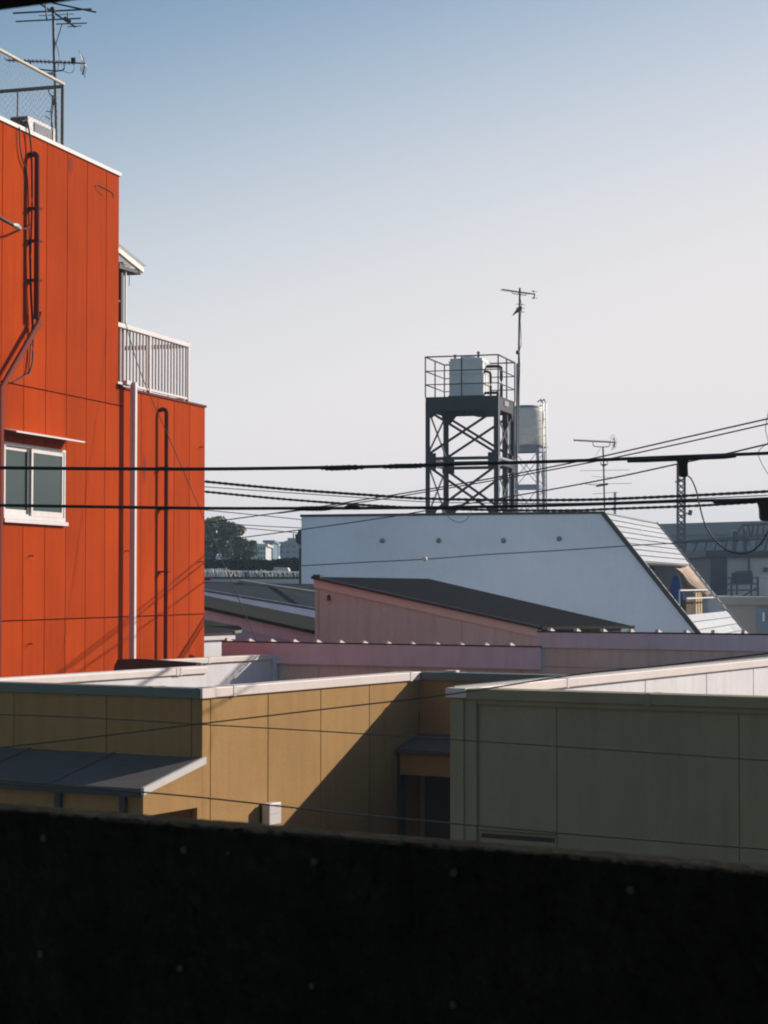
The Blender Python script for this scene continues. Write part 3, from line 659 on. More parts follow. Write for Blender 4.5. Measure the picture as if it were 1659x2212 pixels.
m_ = MB(); m_.bar(pt(520,1256.5,51)+V(0,0,.02), pt(690,1284,41.5)+V(0,0,.03), .12, .05); m_.build('roof_seam', M['farbeige'], q2)

# white shed with dark roof at the orange building's foot
WS = Wall(437, 30.6, A2, nA)
ws = thing('white_shed', 'small white shed with a dark rounded-end roof beside the orange wall', 'shed', WS.P(.3,0,-.5))
m_ = MB(); zw_ = WS.at(460,1374)[1]; WS.box(m_, WS.sx(427), WS.sx(498), 0, zw_-.06, -1.5, 0); m_.build('wall', M['inner'], ws)
m_ = MB(); WS.box(m_, WS.sx(425), WS.sx(503), zw_-.059, zw_, -1.2, .05); m_.build('coping', M['white_metal'], ws)
pts = [pt(425,1371,30.5), pt(505,1367,31.4), pt(519,1365,31.8), pt(524,1361,32.2), pt(516,1356,32.8), pt(485,1351,33.5), pt(425,1338,34.3)]
m_ = MB(); m_.prism([p+V(0,0,.01) for p in pts], (0,0,.02)); m_.build('roof', M['roofgreen'], ws)
m_ = MB(); m_.tube([pts[1],pts[2],pts[3],pts[4]], .03, 8); m_.build('gutter', M['greencap'], ws)
MB().obox(pt(441,1254,31), (.1,0,0),(0,.1,0),(0,0,.03)).build('roof_clip', M['orange_pipe'], ws)

# ================================================================== PALE GREY BUILDING
GO = pt(1077, HZ, 54.0); GO.z = 0
def GP(s, v, z): return GO + rG*s + bG*v + V(0,0,z)
def G_at(x, y):
    r_ = ray(x, y); n_ = -bG; t = (GO-CAM).dot(n_)/r_.dot(n_); q = CAM+r_*t; return (q-GO).dot(rG), q.z
gy = thing('grey_rendered_building', 'large pale grey building with a white sloping clad side and round wall vents', 'building', GP(0,4,0))
sLft, _ = G_at(651, 1180); sT, zT = G_at(1305, 1110); sBt, zBt = G_at(1507, 1364)
DG = 9.3
def ss(z): return sT+(sBt-sT)*(zT-z)/(zT-zBt)
zBo = zBt-.8
fpoly = [(sLft,0),(ss(zBo),0),(ss(zBo),zBo),(sT,zT),(sLft,zT)]
m_ = MB(); m_.prism([GP(s,0,z) for s,z in fpoly], bG*.15); m_.prism([GP(s,DG,z) for s,z in fpoly], -bG*.15)
m_.obox(GP(sLft,.15,0), rG*.15, bG*(DG-.3), V(0,0,zT)); m_.obox(GP(sLft+.15,.15,zT-.3), rG*(sT-sLft-.3), bG*(DG-.3), V(0,0,.12))
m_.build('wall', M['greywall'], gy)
m_ = MB(); m_.obox(GP(sLft-.03,-.03,zT), rG*(sT-sLft+.02), bG*.2, V(0,0,.07)); m_.obox(GP(sLft-.03,DG-.17,zT), rG*(sT-sLft), bG*.2, V(0,0,.06)); m_.build('coping', M['dark'], gy)
# sloping side: backing panels + cladding strips
dirS = (V(0,0,0)+rG*(sBt-sT)+V(0,0,zBt-zT)); lenS = dirS.length; dirS.normalize()
nS = rG*(-dirS.z)+V(0,0,dirS.dot(rG)); nS.normalize()
def SP(v, w, o=0): return GP(sT,v,zT)+dirS*w+nS*o          # w = metres down the slope
wz = lambda z: (zT-z)/(zT-zBt)*lenS
wO0, wO1 = wz(EYE+.63), wz(EYE-.79)
wEnd = lenS+1.0
m_ = MB(); m_.obox(SP(.16,0,-.10), bG*(DG-.32), dirS*wO0, nS*.09); m_.obox(SP(.16,wO1,-.10), bG*(DG-.32), dirS*(wEnd-wO1), nS*.09); m_.build('slope_backing', M['tile_dull'], gy)
tl = MB()
def strips(w0, w1, n, seams):
    ed = [.1]+seams+[DG-.12]
    for k in range(n):
        a = w0+(w1-w0)*k/n; b = w0+(w1-w0)*(k+1)/n-.022
        for i in range(len(ed)-1):
            tl.obox(SP(ed[i]+.006,a,-.008+random.uniform(0,.004)), bG*(ed[i+1]-ed[i]-.012), dirS*(b-a)+nS*.012, nS*.02)
strips(0.02, wO0, 8, [4.1]); strips(wO1, wEnd, 6, [4.0,7.2])
tl.build('slope_cladding', M['tile'], gy)
for v in (-.05, DG-.08):
    m_ = MB(); m_.obox(SP(v,-.05,-.07), bG*.09, dirS*(wEnd+.05), nS*.12); m_.build('rake_trim', M['dark'], gy)
m_ = MB(); m_.obox(SP(.0,-.04,.0), bG*DG, dirS*.05, nS*.03); m_.build('ridge_trim', M['greencap'], gy)
for v in (.10, DG-.2):                                       # pale segmented flashing along the opening
    m_ = MB()
    for k in range(7): a = wO0+(wO1-wO0)*(k+.05)/7; m_.obox(SP(v,a,-.02), bG*.07, dirS*((wO1-wO0)/7*.75), nS*.06)
    m_.build('side_flashing', M['white_metal'], gy)
# recessed balcony
zf_ = EYE-.92; sI = ss(EYE+.63)-1.1
m_ = MB(); m_.obox(GP(sI,.16,zf_-.1), rG*(ss(zf_)-sI-.15), bG*(DG-.32), V(0,0,.1)); m_.obox(GP(sI-.1,.16,zf_-.1), rG*.1, bG*(DG-.32), V(0,0,2.2)); m_.build('balcony', M['greyi'], gy)
m_ = MB(); m_.obox(GP(sI+.003,3.6,zf_+.003), rG*.02, bG*5.4, V(0,0,2.0)); m_.build('balcony_door', M['browni'], gy)
m_ = MB(); m_.obox(SP(.2,wO0-.12,-.2), bG*(DG-.5), dirS*.1, nS*.09); m_.build('awning_edge', M['browni'], gy)
rl = thing('balcony_rail', 'two white horizontal rails across the opening in the sloping side', 'railing', GP(4.5,6,EYE-.6))
for z in (EYE-.13, EYE-.36):
    m_ = MB(); m_.bar(GP(ss(z)-.05,3.1,z), GP(ss(z)-.05,DG-.2,z), .04); m_.build('rail', M['white_metal'], rl)
for v in (3.1, 6.2, DG-.25):
    m_ = MB(); m_.bar(GP(ss(EYE-.13)-.06,v,zf_), GP(ss(EYE-.13)-.06,v,EYE-.13), .035); m_.build('post', M['white_metal'], rl)
# blue cloth over rail
cx_ = GP(4.3,3.6,0); m_ = MB(); n_ = 28; R = []
for (z, r) in ((EYE+.30,.05),(EYE+.22,.09),(EYE+.0,.13),(EYE-.2,.17),(EYE-.42,.2)):
    for k in range(n_):
        a = 2*math.pi*k/n_; rr = r*(1+.22*math.sin(a*5+z*3)); R.append(V(cx_.x+rr*math.cos(a), cx_.y+rr*math.sin(a), z))
m_.add(R, [(i*n_+k, i*n_+(k+1)%n_, (i+1)*n_+(k+1)%n_, (i+1)*n_+k) for i in range(4) for k in range(n_)], True)
pr = thing('folded_parasol', 'folded blue cloth parasol behind the white balcony rails', 'parasol', (cx_.x,cx_.y,zf_))
m_.build('cloth', M['blue'], pr)
MB().tube([(cx_.x,cx_.y,zf_),(cx_.x,cx_.y,EYE+.36)], .02, 6).build('pole', M['mast'], pr)
# beige tarp along the far side
m_ = MB(); R = []; NT, NW = 14, 6
for i in range(NT+1):
    t = i/NT; w = wO0+.02+(wO1-wO0)*.62*t
    wd = (2.6-2.2*t)
    for j in range(NW+1):
        u = j/NW; sag = -.12-.28*math.sin(u*math.pi)*math.sin(t*math.pi)+.04*math.sin(9*t+4*u)
        R.append(SP(DG-.25-wd*(1-u), w+.06*math.sin(5*u), sag if u < .99 else -.02))
m_.add(R, [(i*(NW+1)+j,(i+1)*(NW+1)+j,(i+1)*(NW+1)+j+1,i*(NW+1)+j+1) for i in range(NT) for j in range(NW)], True)
to = m_.build('tarpaulin', M['beige'], label='crumpled beige tarpaulin draped down the far side of the slope opening', cat='tarpaulin')
sm = to.modifiers.new('thickness','SOLIDIFY'); sm.thickness = .01
bd = thing('leaning_boards', 'pale upright boards standing in the balcony under the tarpaulin', 'boards', GP(4.3,7.6,zf_))
for k in range(3):
    m_ = MB(); m_.obox(GP(4.35,7.0+k*.55,zf_), rG*.04, bG*.36, V(0,0,.82-.04*k)); m_.build('board', M['wood'], bd)
m_ = MB(); m_.obox(GP(4.1,4.9,zf_), rG*.3, bG*1.7, V(0,0,.6)); m_.build('cabinet', M['browni'], label='low dark brown cabinet in the balcony beside the blue parasol', cat='cabinet', bevel=.02)
# vents
for x, y in ((826,1168),(948,1168),(1088,1168),(1208,1164)):
    s, z = G_at(x, y); c = GP(s,0,z)
    m_ = MB(); R = []
    for (r, o) in ((.07,0),(.072,.03),(.055,.06),(.02,.072)):
        R += [c - bG*o + rG*(r*math.cos(2*math.pi*k/16)) + V(0,0,r*math.sin(2*math.pi*k/16)) for k in range(16)]
    m_.add(R, [(i*16+k,i*16+(k+1)%16,(i+1)*16+(k+1)%16,(i+1)*16+k) for i in range(3) for k in range(16)]+[tuple(range(48,64))], True)
    vv = m_.build('round_vent', mat('vent_grey', (.22,.24,.22), .5, .1, 8), gy)
    m_ = MB(); m_.obox(c-bG*.074+V(0,0,-.03)-rG*.045, rG*.09, -bG*.004, V(0,0,.012)); m_.build('vent_slot', M['dark'], vv)
# downpipe at the left corner with a rainwater head
m_ = MB(); s, z = G_at(646.5, 1145); m_.tube([GP(sLft-.06,.1,z-.5), GP(sLft-.06,.1,EYE-1)], .045, 10); m_.build('downpipe', M['dark'], gy)
m_ = MB(); m_.prism([GP(sLft-.16,.02,z-.35), GP(sLft-.02,.02,z-.45), GP(sLft-.02,.02,z+.02), GP(sLft-.10,.02,z+.0), GP(sLft-.12,.02,z-.1), GP(sLft-.2,.02,z-.12)], bG*.18); m_.build('rainwater_head', M['dark'], gy)

# ================================================================== STEEL WATER TOWER
TO = pt(1077, HZ, 55.0); TO.z = 0
def TP(u, v, z): return TO + rG*u + bG*v + V(0,0,z)
Wt = 2.09
zB = zT+.0; zM0, zM1, zP0, zP1 = EYE+3.35, EYE+3.58, EYE+4.89, EYE+5.25
tw = thing('steel_water_tower', 'dark cross-braced steel tower with a railed platform on the grey building roof', 'tower', TP(-1,1,zB))
for (u, v) in ((0,0),(-Wt,0),(0,Wt),(-Wt,Wt)):
    m_ = MB(); su = -1 if u == 0 else 1; sv = 1 if v == 0 else -1     # angle section post
    m_.obox(TP(u,v,zB-.12), rG*(su*.13), bG*(sv*.014), V(0,0,zP1-zB)); m_.obox(TP(u,v+sv*.0142,zB-.12), rG*(su*.014), bG*(sv*.13), V(0,0,zP1-zB))
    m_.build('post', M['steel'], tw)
faces = [((0,0),(-Wt,0)), ((0,Wt),(-Wt,Wt)), ((0,0),(0,Wt)), ((-Wt,0),(-Wt,Wt))]
for fi, (a, b) in enumerate(faces):
    au, av = a; bu, bv = b
    P_ = lambda t, z, i=0: TP(au+(bu-au)*t, av+(bv-av)*t, z)
    dirf = (P_(1,0)-P_(0,0)).normalized(); nf = V(dirf.y,-dirf.x,0)
    cen = TP(-Wt/2, Wt/2, 0)
    if nf.dot(P_(.5,0)-cen) < 0: nf = -nf
    inn = -nf*.03
    m_ = MB(); m_.obox(P_(0,zP0)+inn, P_(1,0)-P_(0,0), nf*.02, V(0,0,zP1-zP0)); m_.build('platform_beam', M['steel'], tw)
    m_ = MB()
    for z in (zM0, zM1-.08): m_.obox(P_(0,z)+inn*1.1, P_(1,0)-P_(0,0), nf*.02, V(0,0,.09))
    m_.build('mid_beam', M['steel'], tw)
    m_ = MB()
    for (z0_, z1_) in ((zB-.02, zM0-.02), (zM1+.02, zP0-.0)):
        m_.bar(P_(.05,z0_+.1)+inn*1.8, P_(.95,z1_-.02)+inn*1.8, .07, .02, nf); m_.bar(P_(.95,z0_+.1)+inn*2.6, P_(.05,z1_-.02)+inn*2.6, .07, .02, nf)
    m_.build('cross_brace', M['steel'], tw)
    for t, sg in ((0,1),(1,-1)):
        q = P_(t,0)+inn*.9; e_ = dirf*sg; m_ = MB()
        m_.prism([q+V(0,0,zM0-.12), q+e_*.3+V(0,0,zM0-.12), q+e_*.3+V(0,0,zM1+.12), q+V(0,0,zM1+.12)], nf*.015); m_.build('gusset_plate', M['steel'], tw); m_ = MB()
        m_.prism([q+V(0,0,zP0-.2), q+e_*.2+V(0,0,zP0-.2), q+e_*.38+V(0,0,zP0+.02), q+V(0,0,zP0+.02)], nf*.015); m_.build('gusset_plate', M['steel'], tw); m_ = MB()
        m_.prism([q+V(0,0,zB-.05), q+e_*.2+V(0,0,zB-.05), q+e_*.28+V(0,0,zB+.1), q+e_*.38+V(0,0,zB+.27), q+V(0,0,zB+.27)], nf*.015)
        m_.build('gusset_plate', M['steel'], tw)
# paler strips painting the sunlit right side of the tower steel
m_ = MB(); m_.obox(TP(.002,.0,zB), rG*.01, bG*.05, V(0,0,zP1-zB)); m_.obox(TP(.002,.05,zM1-.06), rG*.012, bG*(Wt-.1), V(0,0,.06)); m_.obox(TP(.003,.75,zP1-.2), rG*.01, bG*.5, V(0,0,.14)); m_.build('sunlit_side_strip', M['steel_side'], tw)
m_ = MB(); m_.obox(TP(-Wt,0,zP1), rG*Wt, bG*Wt, V(0,0,.02)); m_.build('platform_deck', M['steel'], tw)
# guard railing
zR = EYE+6.40
rr_ = MB()
cor = [(0,0),(-Wt,0),(-Wt,Wt),(0,Wt),(0,0)]
for i in range(4):
    a, b = TP(cor[i][0],cor[i][1],0), TP(cor[i+1][0],cor[i+1][1],0)
    for z in (zR, zR-.40, zR-.78): rr_.bar(a+V(0,0,z), b+V(0,0,z), .035 if z == zR else .026)
rr_.build('guard_rail', M['steel'], tw)
for (u, v) in ((0,0),(-Wt/2,0),(-Wt,0),(-Wt,Wt/2),(-Wt,Wt),(-Wt/2,Wt),(0,Wt),(0,Wt/2)):
    MB().bar(TP(u,v,zP1+.02), TP(u,v,zR), .035).build('guard_post', M['steel'], tw)
# tank
u0, v0, ts = -1.545, .55, .97
tk = thing('square_water_tank', 'square grey water tank with a lid on top of the dark steel tower', 'water tank', TP(u0+ts/2,v0+ts/2,zP1+.02))
m_ = MB(); m_.obox(TP(u0-.02,v0-.02,zP1+.021), rG*(ts+.04), bG*(ts+.04), V(0,0,.07)); m_.build('base_frame', M['steel'], tk)
zt0, zt1 = zP1+.09, zP1+1.07
m_ = MB(); m_.obox(TP(u0,v0,zt0), rG*ts, bG*ts, V(0,0,zt1-zt0)); m_.build('body', M['tank'], tk, bevel=.006)
m_ = MB()
for z in (zt0, zt0+.32, zt0+.63, zt1-.04): m_.obox(TP(u0-.015,v0-.015,z), rG*(ts+.03), bG*(ts+.03), V(0,0,.03 if z in (zt0, zt1-.04) else .012))
m_.obox(TP(u0+ts,v0+.32,zt0), rG*.012, bG*.02, V(0,0,zt1-zt0)); m_.obox(TP(u0+ts,v0+.64,zt0), rG*.012, bG*.02, V(0,0,zt1-zt0))
m_.build('flange', M['tank'], tk)
m_ = MB(); m_.obox(TP(u0+.02,v0+.02,zt1), rG*(ts-.04), bG*(ts-.04), V(0,0,.08)); m_.build('top', M['tank'], tk, bevel=.006)
c = TP(u0+ts*.52,v0+ts*.5,zt1+.08); MB().lathe(c, [(.33,0),(.33,.03),(.27,.07),(.15,.1),(.02,.11)]).build('lid', M['tank'], tk)
for (du, hh) in ((.12,.13),(.80,.2)):
    c = TP(u0+du,v0+.2,zt1+.08); MB().lathe(c, [(.03,0),(.03,hh-.06),(.045,hh-.05),(.045,hh-.01),(.02,hh)], 12).build('air_vent', M['mast'], tk)
def tpipe(pts, r, lab=None): return MB().tube(smooth_path([TP(*p) for p in pts],6), r, 10).build('pipe', M['steel'], tk, lab)
e0 = u0+ts
tpipe([(e0,1.0,zt1-.13),(e0+.3,1.0,zt1-.13),(e0+.40,1.0,zt1-.16),(e0+.43,1.0,zt1-.26),(e0+.43,1.0,zP1-.0)], .045)
tpipe([(e0,.75,zt1-.3),(e0+.08,.75,zt1-.3),(e0+.16,.75,zt1-.34),(e0+.18,.75,zt1-.45),(e0+.18,.75,zP1+.1)], .035)
tpipe([(e0,.8,zt0+.08),(e0+.3,.8,zt0+.08),(e0+.38,.8,zt0+.02),(e0+.40,.8,zP1-.6),(e0+.40,.8,zB)], .04)
tpipe([(-.95,.3,zP0),(-.95,.3,zP0-.06),(-.8,.3,zP0-.12),(-.6,.3,zP0-.17),(-.1,.3,zP0-.17)], .02)
# riser pipes inside the tower
m_ = MB(); m_.tube([TP(-.15,Wt-.5,zB), TP(-.15,Wt-.5,zP0)], .06, 10); m_.tube([TP(-.3,Wt-.2,zB), TP(-.3,Wt-.2,zP0)], .03, 8); m_.build('riser_pipe', M['steel'], tw)
# mast & antenna at the tower's back corner
an = thing('mast_antenna', 'tall thin mast with a small antenna on top beside the steel tower', 'antenna', TP(.12,Wt+.05,EYE+3.7))
YM = TP(.12,Wt+.05,0).y
MB().tube([pt(1119.5,972,YM), pt(1121,750,YM), pt(1123,622,YM)], .03, 8).build('mast', M['mast'], an)
MB().tube([pt(1116.5,1000,YM-.05), pt(1117,785,YM-.05)], .03, 8).build('support_pole', M['steel_side'], an)
MB().tube([pt(1083,625.5,YM), pt(1156,636,YM)], .018, 6).build('boom', M['alu'], an)
m_ = MB()
for k in range(12):
    c = pt(1085+k*5.4, 625.8+k*.78, YM); m_.tube([c+V(.05,-.16,0), c-V(.05,-.16,0)], .008, 4)
m_.build('directors', M['alu'], an)
m_ = MB(); m_.tube(smooth_path([pt(1152,627,YM),pt(1155,636,YM),pt(1152,646,YM)],4), .02, 6); m_.tube([pt(1148,629,YM),pt(1160,630,YM)],.008,4); m_.tube([pt(1148,643,YM),pt(1161,644,YM)],.008,4); m_.build('reflector', M['alu'], an)
m_ = MB(); m_.tube([pt(1106,631,YM),pt(1107,634,YM),pt(1136,638,YM),pt(1137,634,YM)], .012, 5); m_.build('stay', M['alu'], an)
m_ = MB(); m_.prism([pt(1106,682,YM-.05),pt(1118,664,YM-.05),pt(1126,661,YM-.05),pt(1127,670,YM-.05),pt(1119,674,YM-.05)], V(0,.12,0)); m_.build('small_dish', M['alu'], an)
m_ = MB()
for y in (657,665,673): m_.tube([pt(1114,y,YM),pt(1134,y+1,YM)], .008, 4)
m_.build('short_elements', M['alu'], an)
MB().tube(smooth_path([pt(1123,640,YM-.04),pt(1127,665,YM-.04),pt(1124,690,YM-.04),pt(1126,740,YM-.04),pt(1122,760,YM-.04),pt(1123,800,YM-.04),pt(1119,900,YM-.04)],6), .01, 5).build('feeder_cable', M['cable'], an)
MB().lathe(pt(1118,762,YM-.05), [(.02,-.05),(.05,-.03),(.05,.05),(.02,.07)], 10).build('mast_clamp', M['dark'], an)

# ================================================================== ROUND TANK TOWER
rt = pt(1139, HZ, 60.3); rt.z = 0
r2 = thing('round_tank_stand', 'pale steel leg stand carrying the round tank behind the dark tower', 'tower', (rt.x,rt.y,zB))
zt = EYE+4.22; Rr = .555
def rp(u, v, z): return rt + rG*u + bG*v + V(0,0,z)
for (u, v) in ((-.42,-.42),(.42,-.42),(.42,.42),(-.42,.42)):
    m_ = MB(); m_.bar(rp(u,v,zB-.1), rp(u,v,zt-.12), .085); m_.build('leg', M['steel_side'], r2)
m_ = MB()
for i, (a, b) in enumerate((((-.42,-.42),(.42,-.42)),((.42,-.42),(.42,.42)),((.42,.42),(-.42,.42)),((-.42,.42),(-.42,-.42)))):
    m_.bar(rp(*a,EYE+2.98), rp(*b,EYE+2.98), .05, .13); m_.bar(rp(*a,zt-.1), rp(*b,zt-.1), .08, .16)
m_.build('ring_beam', M['steel_side'], r2)
m_ = MB()
for (a, b) in (((-.42,-.42),(.42,-.42)),((-.42,.42),(.42,.42)),((.42,-.42),(.42,.42)),((-.42,-.42),(-.42,.42))):
    for (z0_, z1_) in ((EYE+3.05, zt-.2),(zB, EYE+2.9)):
        m_.tube([rp(*a,z0_), rp(*b,z1_)], .012, 5); m_.tube([rp(*b,z0_), rp(*a,z1_)], .012, 5)
m_.build('brace_rod', M['steel_side'], r2)
m_ = MB(); m_.obox(rp(-.55,-.55,zt-.02), rG*1.1, bG*1.1, V(0,0,.03)); m_.build('platform', M['steel_side'], r2)
m_ = MB()
for u in (.56,.66): m_.tube([rp(u,-.3,zB), rp(u,-.3,EYE+5.5), rp(u-.08,-.2,EYE+5.62), rp(u-.2,-.1,EYE+5.56)], .02, 6)
for k in range(14): m_.tube([rp(.56,-.3,zB+.1+k*.25), rp(.66,-.3,zB+.1+k*.25)], .01, 5)
m_.build('ladder', M['steel_side'], r2)
t2 = thing('round_water_tank', 'round cream water tank on pale steel legs behind the dark tower', 'water tank', (rt.x,rt.y,zt+.01))
MB().lathe((rt.x,rt.y,0), [(Rr*.97,zt+.012),(Rr,zt+.06),(Rr*1.0,zt+1.02),(Rr*.97,zt+1.1),(Rr*.9,zt+1.15)], 40).build('shell', M['tank2'], t2)
m_ = MB()
for z in (.28,.52,.76): m_.lathe((rt.x,rt.y,0), [(Rr+.001,zt+z),(Rr+.012,zt+z+.01),(Rr+.012,zt+z+.02),(Rr+.001,zt+z+.03)], 40)
m_.build('hoop', M['tank2'], t2)
MB().lathe((rt.x,rt.y,0), [(Rr*.93,zt+1.15),(Rr*.92,zt+1.19),(Rr*.5,zt+1.24),(.03,zt+1.26)], 32).build('lid', M['steel_side'], t2)
MB().lathe((rt.x+.42,rt.y-.1,0), [(.04,zt+1.15),(.04,zt+1.2),(.06,zt+1.22),(.02,zt+1.25)], 10).build('valve', M['white_metal'], t2)

# antenna at the sloping corner
YN = 54.0
a3 = thing('roof_corner_antenna', 'spidery multi-element antenna at the right corner of the grey roof', 'antenna', pt(1305,1108,YN))
MB().tube([pt(1306,1112,YN), pt(1304,1000,YN), pt(1302.5,965,YN)], .022, 8).build('mast', M['redmetal'], a3)
MB().bar(pt(1239,951,YN), pt(1328,955.5,YN), .03, .03).build('boom', M['alu'], a3)
m_ = MB()
for k in range(15):
    c = pt(1241+k*5.5, 951.3+k*.27, YN); m_.tube([c+V(-.03,-.2,.02), c+V(.03,.2,-.01)], .012, 4)
m_.build('directors', M['alu'], a3)
m_ = MB()
for q in (-.5,-.25,0,.25,.5): m_.tube([pt(1321,944,YN)+V(0,q,.05), pt(1328,955,YN)+V(0,q,0), pt(1325,967,YN)+V(0,q,-.05)], .006, 4)
m_.tube([pt(1326,946,YN),pt(1328,955,YN),pt(1326,966,YN)], .02, 5); m_.build('reflector', M['alu'], a3)
m_ = MB(); m_.tube(smooth_path([pt(1281,955,YN),pt(1282,963,YN),pt(1290,965,YN),pt(1312,965,YN),pt(1317,962,YN),pt(1317,956,YN)],4), .012, 5); m_.tube([pt(1297,967,YN),pt(1287,985,YN)],.004,4); m_.build('stay', M['alu'], a3)
for (xa,ya,xb,yb_,r) in ((1253,1017,1360,1015,.006),(1278,1029,1330,1032,.005),(1265,1046,1365,1044,.006),(1288,1050,1313,1045.5,.03),(1262,1044,1290,1050,.006),(1280,1067,1335,1063,.006),(1300,1005,1309,1004,.03)):
    MB().tube([pt(xa,ya,YN), pt(xb,yb_,YN)], r, 5).build('element', M['alu'], a3)
MB().tube(smooth_path([pt(1307,992,YN),pt(1313,1000,YN),pt(1309,1005,YN),pt(1299,1004,YN),pt(1298,998,YN)],4), .012, 5).build('cable_coil', M['cable'], a3)
MB().tube([pt(1328.5,1112,60), pt(1328.5,1063,60)], .045, 8).build('vent_stack', M['grey_metal'], label='short grey pipe standing on the grey roof right of the spidery antenna', cat='pipe')

# ================================================================== BACKGROUND LEFT
MB().obox((-60,70,.012), (61,0,0), (0,60,0), (0,0,8.0+.30)).build('embankment', M['emb'], kind='structure')
def pbox(mb, x0, x1, y0, y1, Y, depth):
    a = pt(x0,y1,Y); b = pt(x1,y1,Y); c = pt(x0,y0,Y)
    return mb.obox(a, V(b.x-a.x,0,0), V(0,depth,0), V(0,0,c.z-a.z))
wl = MB(); pbox(wl, 380, 700, 1251, 1275, 68, .3); wl.build('low_wall', M['farlight'], label='low pale kerb wall below the slatted fence', cat='wall')
fc = thing('slatted_fence', 'pale fence of crowded leaning slats below the dark hedge', 'fence', pt(540,1251,72))
m_ = MB()
x = 430
while x < 655:
    Yf = 72; big = x < 495
    hgt = random.uniform(21,24) if big else random.uniform(13,21)
    tlt = random.uniform(2,5) if big else random.uniform(-7,10)
    yb0 = 1251; w = random.uniform(1.8,2.8)
    if not (520 < x < 543):
        a = pt(x, yb0, Yf+random.uniform(-.2,.2)); b = pt(x-tlt, yb0-hgt, Yf+random.uniform(-.2,.2)); m_.bar(a, b, w*Yf/F, .03, (0,1,0))
    x += random.uniform(2.6,4.2)
m_.build('slats', M['slat'], fc)
m_ = MB(); m_.bar(pt(425,1233,72.3), pt(655,1236,72.3), .05); m_.bar(pt(425,1247,72.3), pt(655,1247,72.3), .05); m_.build('fence_rail', M['slat'], fc)
m_ = MB(); pbox(m_, 523.5,528.5,1238,1251,71.5,.2); m_.build('white_bin', M['inner'], label='small white bin at the foot of the slatted fence', cat='bin', bevel=.03)
m_ = MB(); m_.prism([pt(531,1251,71.5),pt(542,1251,71.5),pt(540,1236,71.5),pt(536,1233,71.5),pt(533,1236,71.5)], (0,.3,0)); m_.build('blue_sheet', mat('pale_blue_sheet',(.20,.28,.34),.7), label='pale blue covered object leaning on the slatted fence', cat='cover')
m_ = MB(); m_.prism([pt(589,1236,74),pt(625,1236,74),pt(621,1226,74),pt(592,1225,74)], (0,1.5,0)); m_.build('van_roof', M['farlight'], label='pale box roof showing above the right part of the slatted fence', cat='shed')
def leaves(name, m, parent, c, rx, ry, rz, n, size, kind=None, clumps=14, **kw):
    m_ = MB(); cl = []
    for k in range(clumps):
        a = random.uniform(0,6.28); e_ = random.uniform(-.9,1); q = random.uniform(.45,.95)
        cl.append((V(math.cos(a)*math.sqrt(1-e_*e_)*rx*q, math.sin(a)*math.sqrt(1-e_*e_)*ry*q, e_*rz*q), random.uniform(.16,.34)))
    for i in range(n):
        ce, q = random.choice(cl)
        dv = V(random.gauss(0,1),random.gauss(0,1),random.gauss(0,1)).normalized()*(random.random()**.4)
        p = Vector(c)+ce+V(dv.x*rx*q, dv.y*ry*q, dv.z*rz*q)
        a = V(random.gauss(0,1),random.gauss(0,1),random.gauss(0,1)).normalized(); b = a.cross(V(random.gauss(0,1),random.gauss(0,1),random.gauss(0,1))).normalized()
        sz = size*random.uniform(.6,1.3)
        m_.add([p-a*sz, p+b*sz*.6, p+a*sz, p-b*sz*.6], [(0,1,2,3)])
    return m_.build(name, m, parent, kind=kind, **kw)
def tree(lab, x, ytop, ybot, Y, wpx, m, n, clumps, cat='tree'):
    top = pt(x,ytop,Y); bot = pt(x,ybot,Y); rz = (top.z-bot.z)/2; rx = wpx/2*Y/F
    t = thing('tree', lab, 'tree', (bot.x,Y,8.3 if Y < 130 else 0), None)
    gz = 8.3 if Y < 130 else .02
    MB().tube([(bot.x,Y,gz),(bot.x+.1,Y,bot.z+rz*.4),(bot.x,Y,bot.z+rz*1.3)], .2, 8, rfun=lambda q:.22*(1-.7*q)).build('trunk', M['bark'], t)
    m_ = MB()
    for k in range(8):
        a = k*.8; m_.tube([(bot.x,Y,bot.z+rz*.3*(1+k*.1)),(bot.x+math.cos(a)*rx*.6,Y+math.sin(a)*rx*.5,bot.z+rz*(1.0+.1*k))], .06, 5)
    m_.build('limbs', M['bark'], t)
    leaves('crown', m, t, (bot.x,Y,bot.z+rz*1.05), rx, rx*.9, rz, n, .13, clumps=clumps)
tree('tall airy tree rising right beside the orange wall edge', 462, 1116, 1185, 98, 120, M['leaf1'], 4600, 26)
tree('dense green bush-like tree below the airy tree crown', 455, 1160, 1212, 92, 90, M['leaf2'], 4600, 24)
tree('round dark tree at the right end of the small tree group', 523, 1163, 1212, 95, 64, M['leaf2'], 4600, 26)
hm = MB()
for i in range(9000):
    p = V(random.uniform(-9.5,-2.2), 80+random.uniform(-.5,.5), 0); zc_ = pt(500,1230,80).z; p.z = random.uniform(8.3, pt(500,1209,80).z+.04*math.sin(p.x*3))
    a = V(random.gauss(0,1),random.gauss(0,1),random.gauss(0,1)).normalized(); b = a.cross(V(0.3,random.gauss(0,1),1)).normalized(); sz = .09
    hm.add([p-a*sz, p+b*sz*.6, p+a*sz, p-b*sz*.6], [(0,1,2,3)])
hm.box(-9.5,-2.2,80.2,80.9,8.3,pt(500,1210,80).z-.03)
hm.build('hedge', M['hedge'], label='long dark clipped hedge across the gap left of the grey building', cat='hedge')
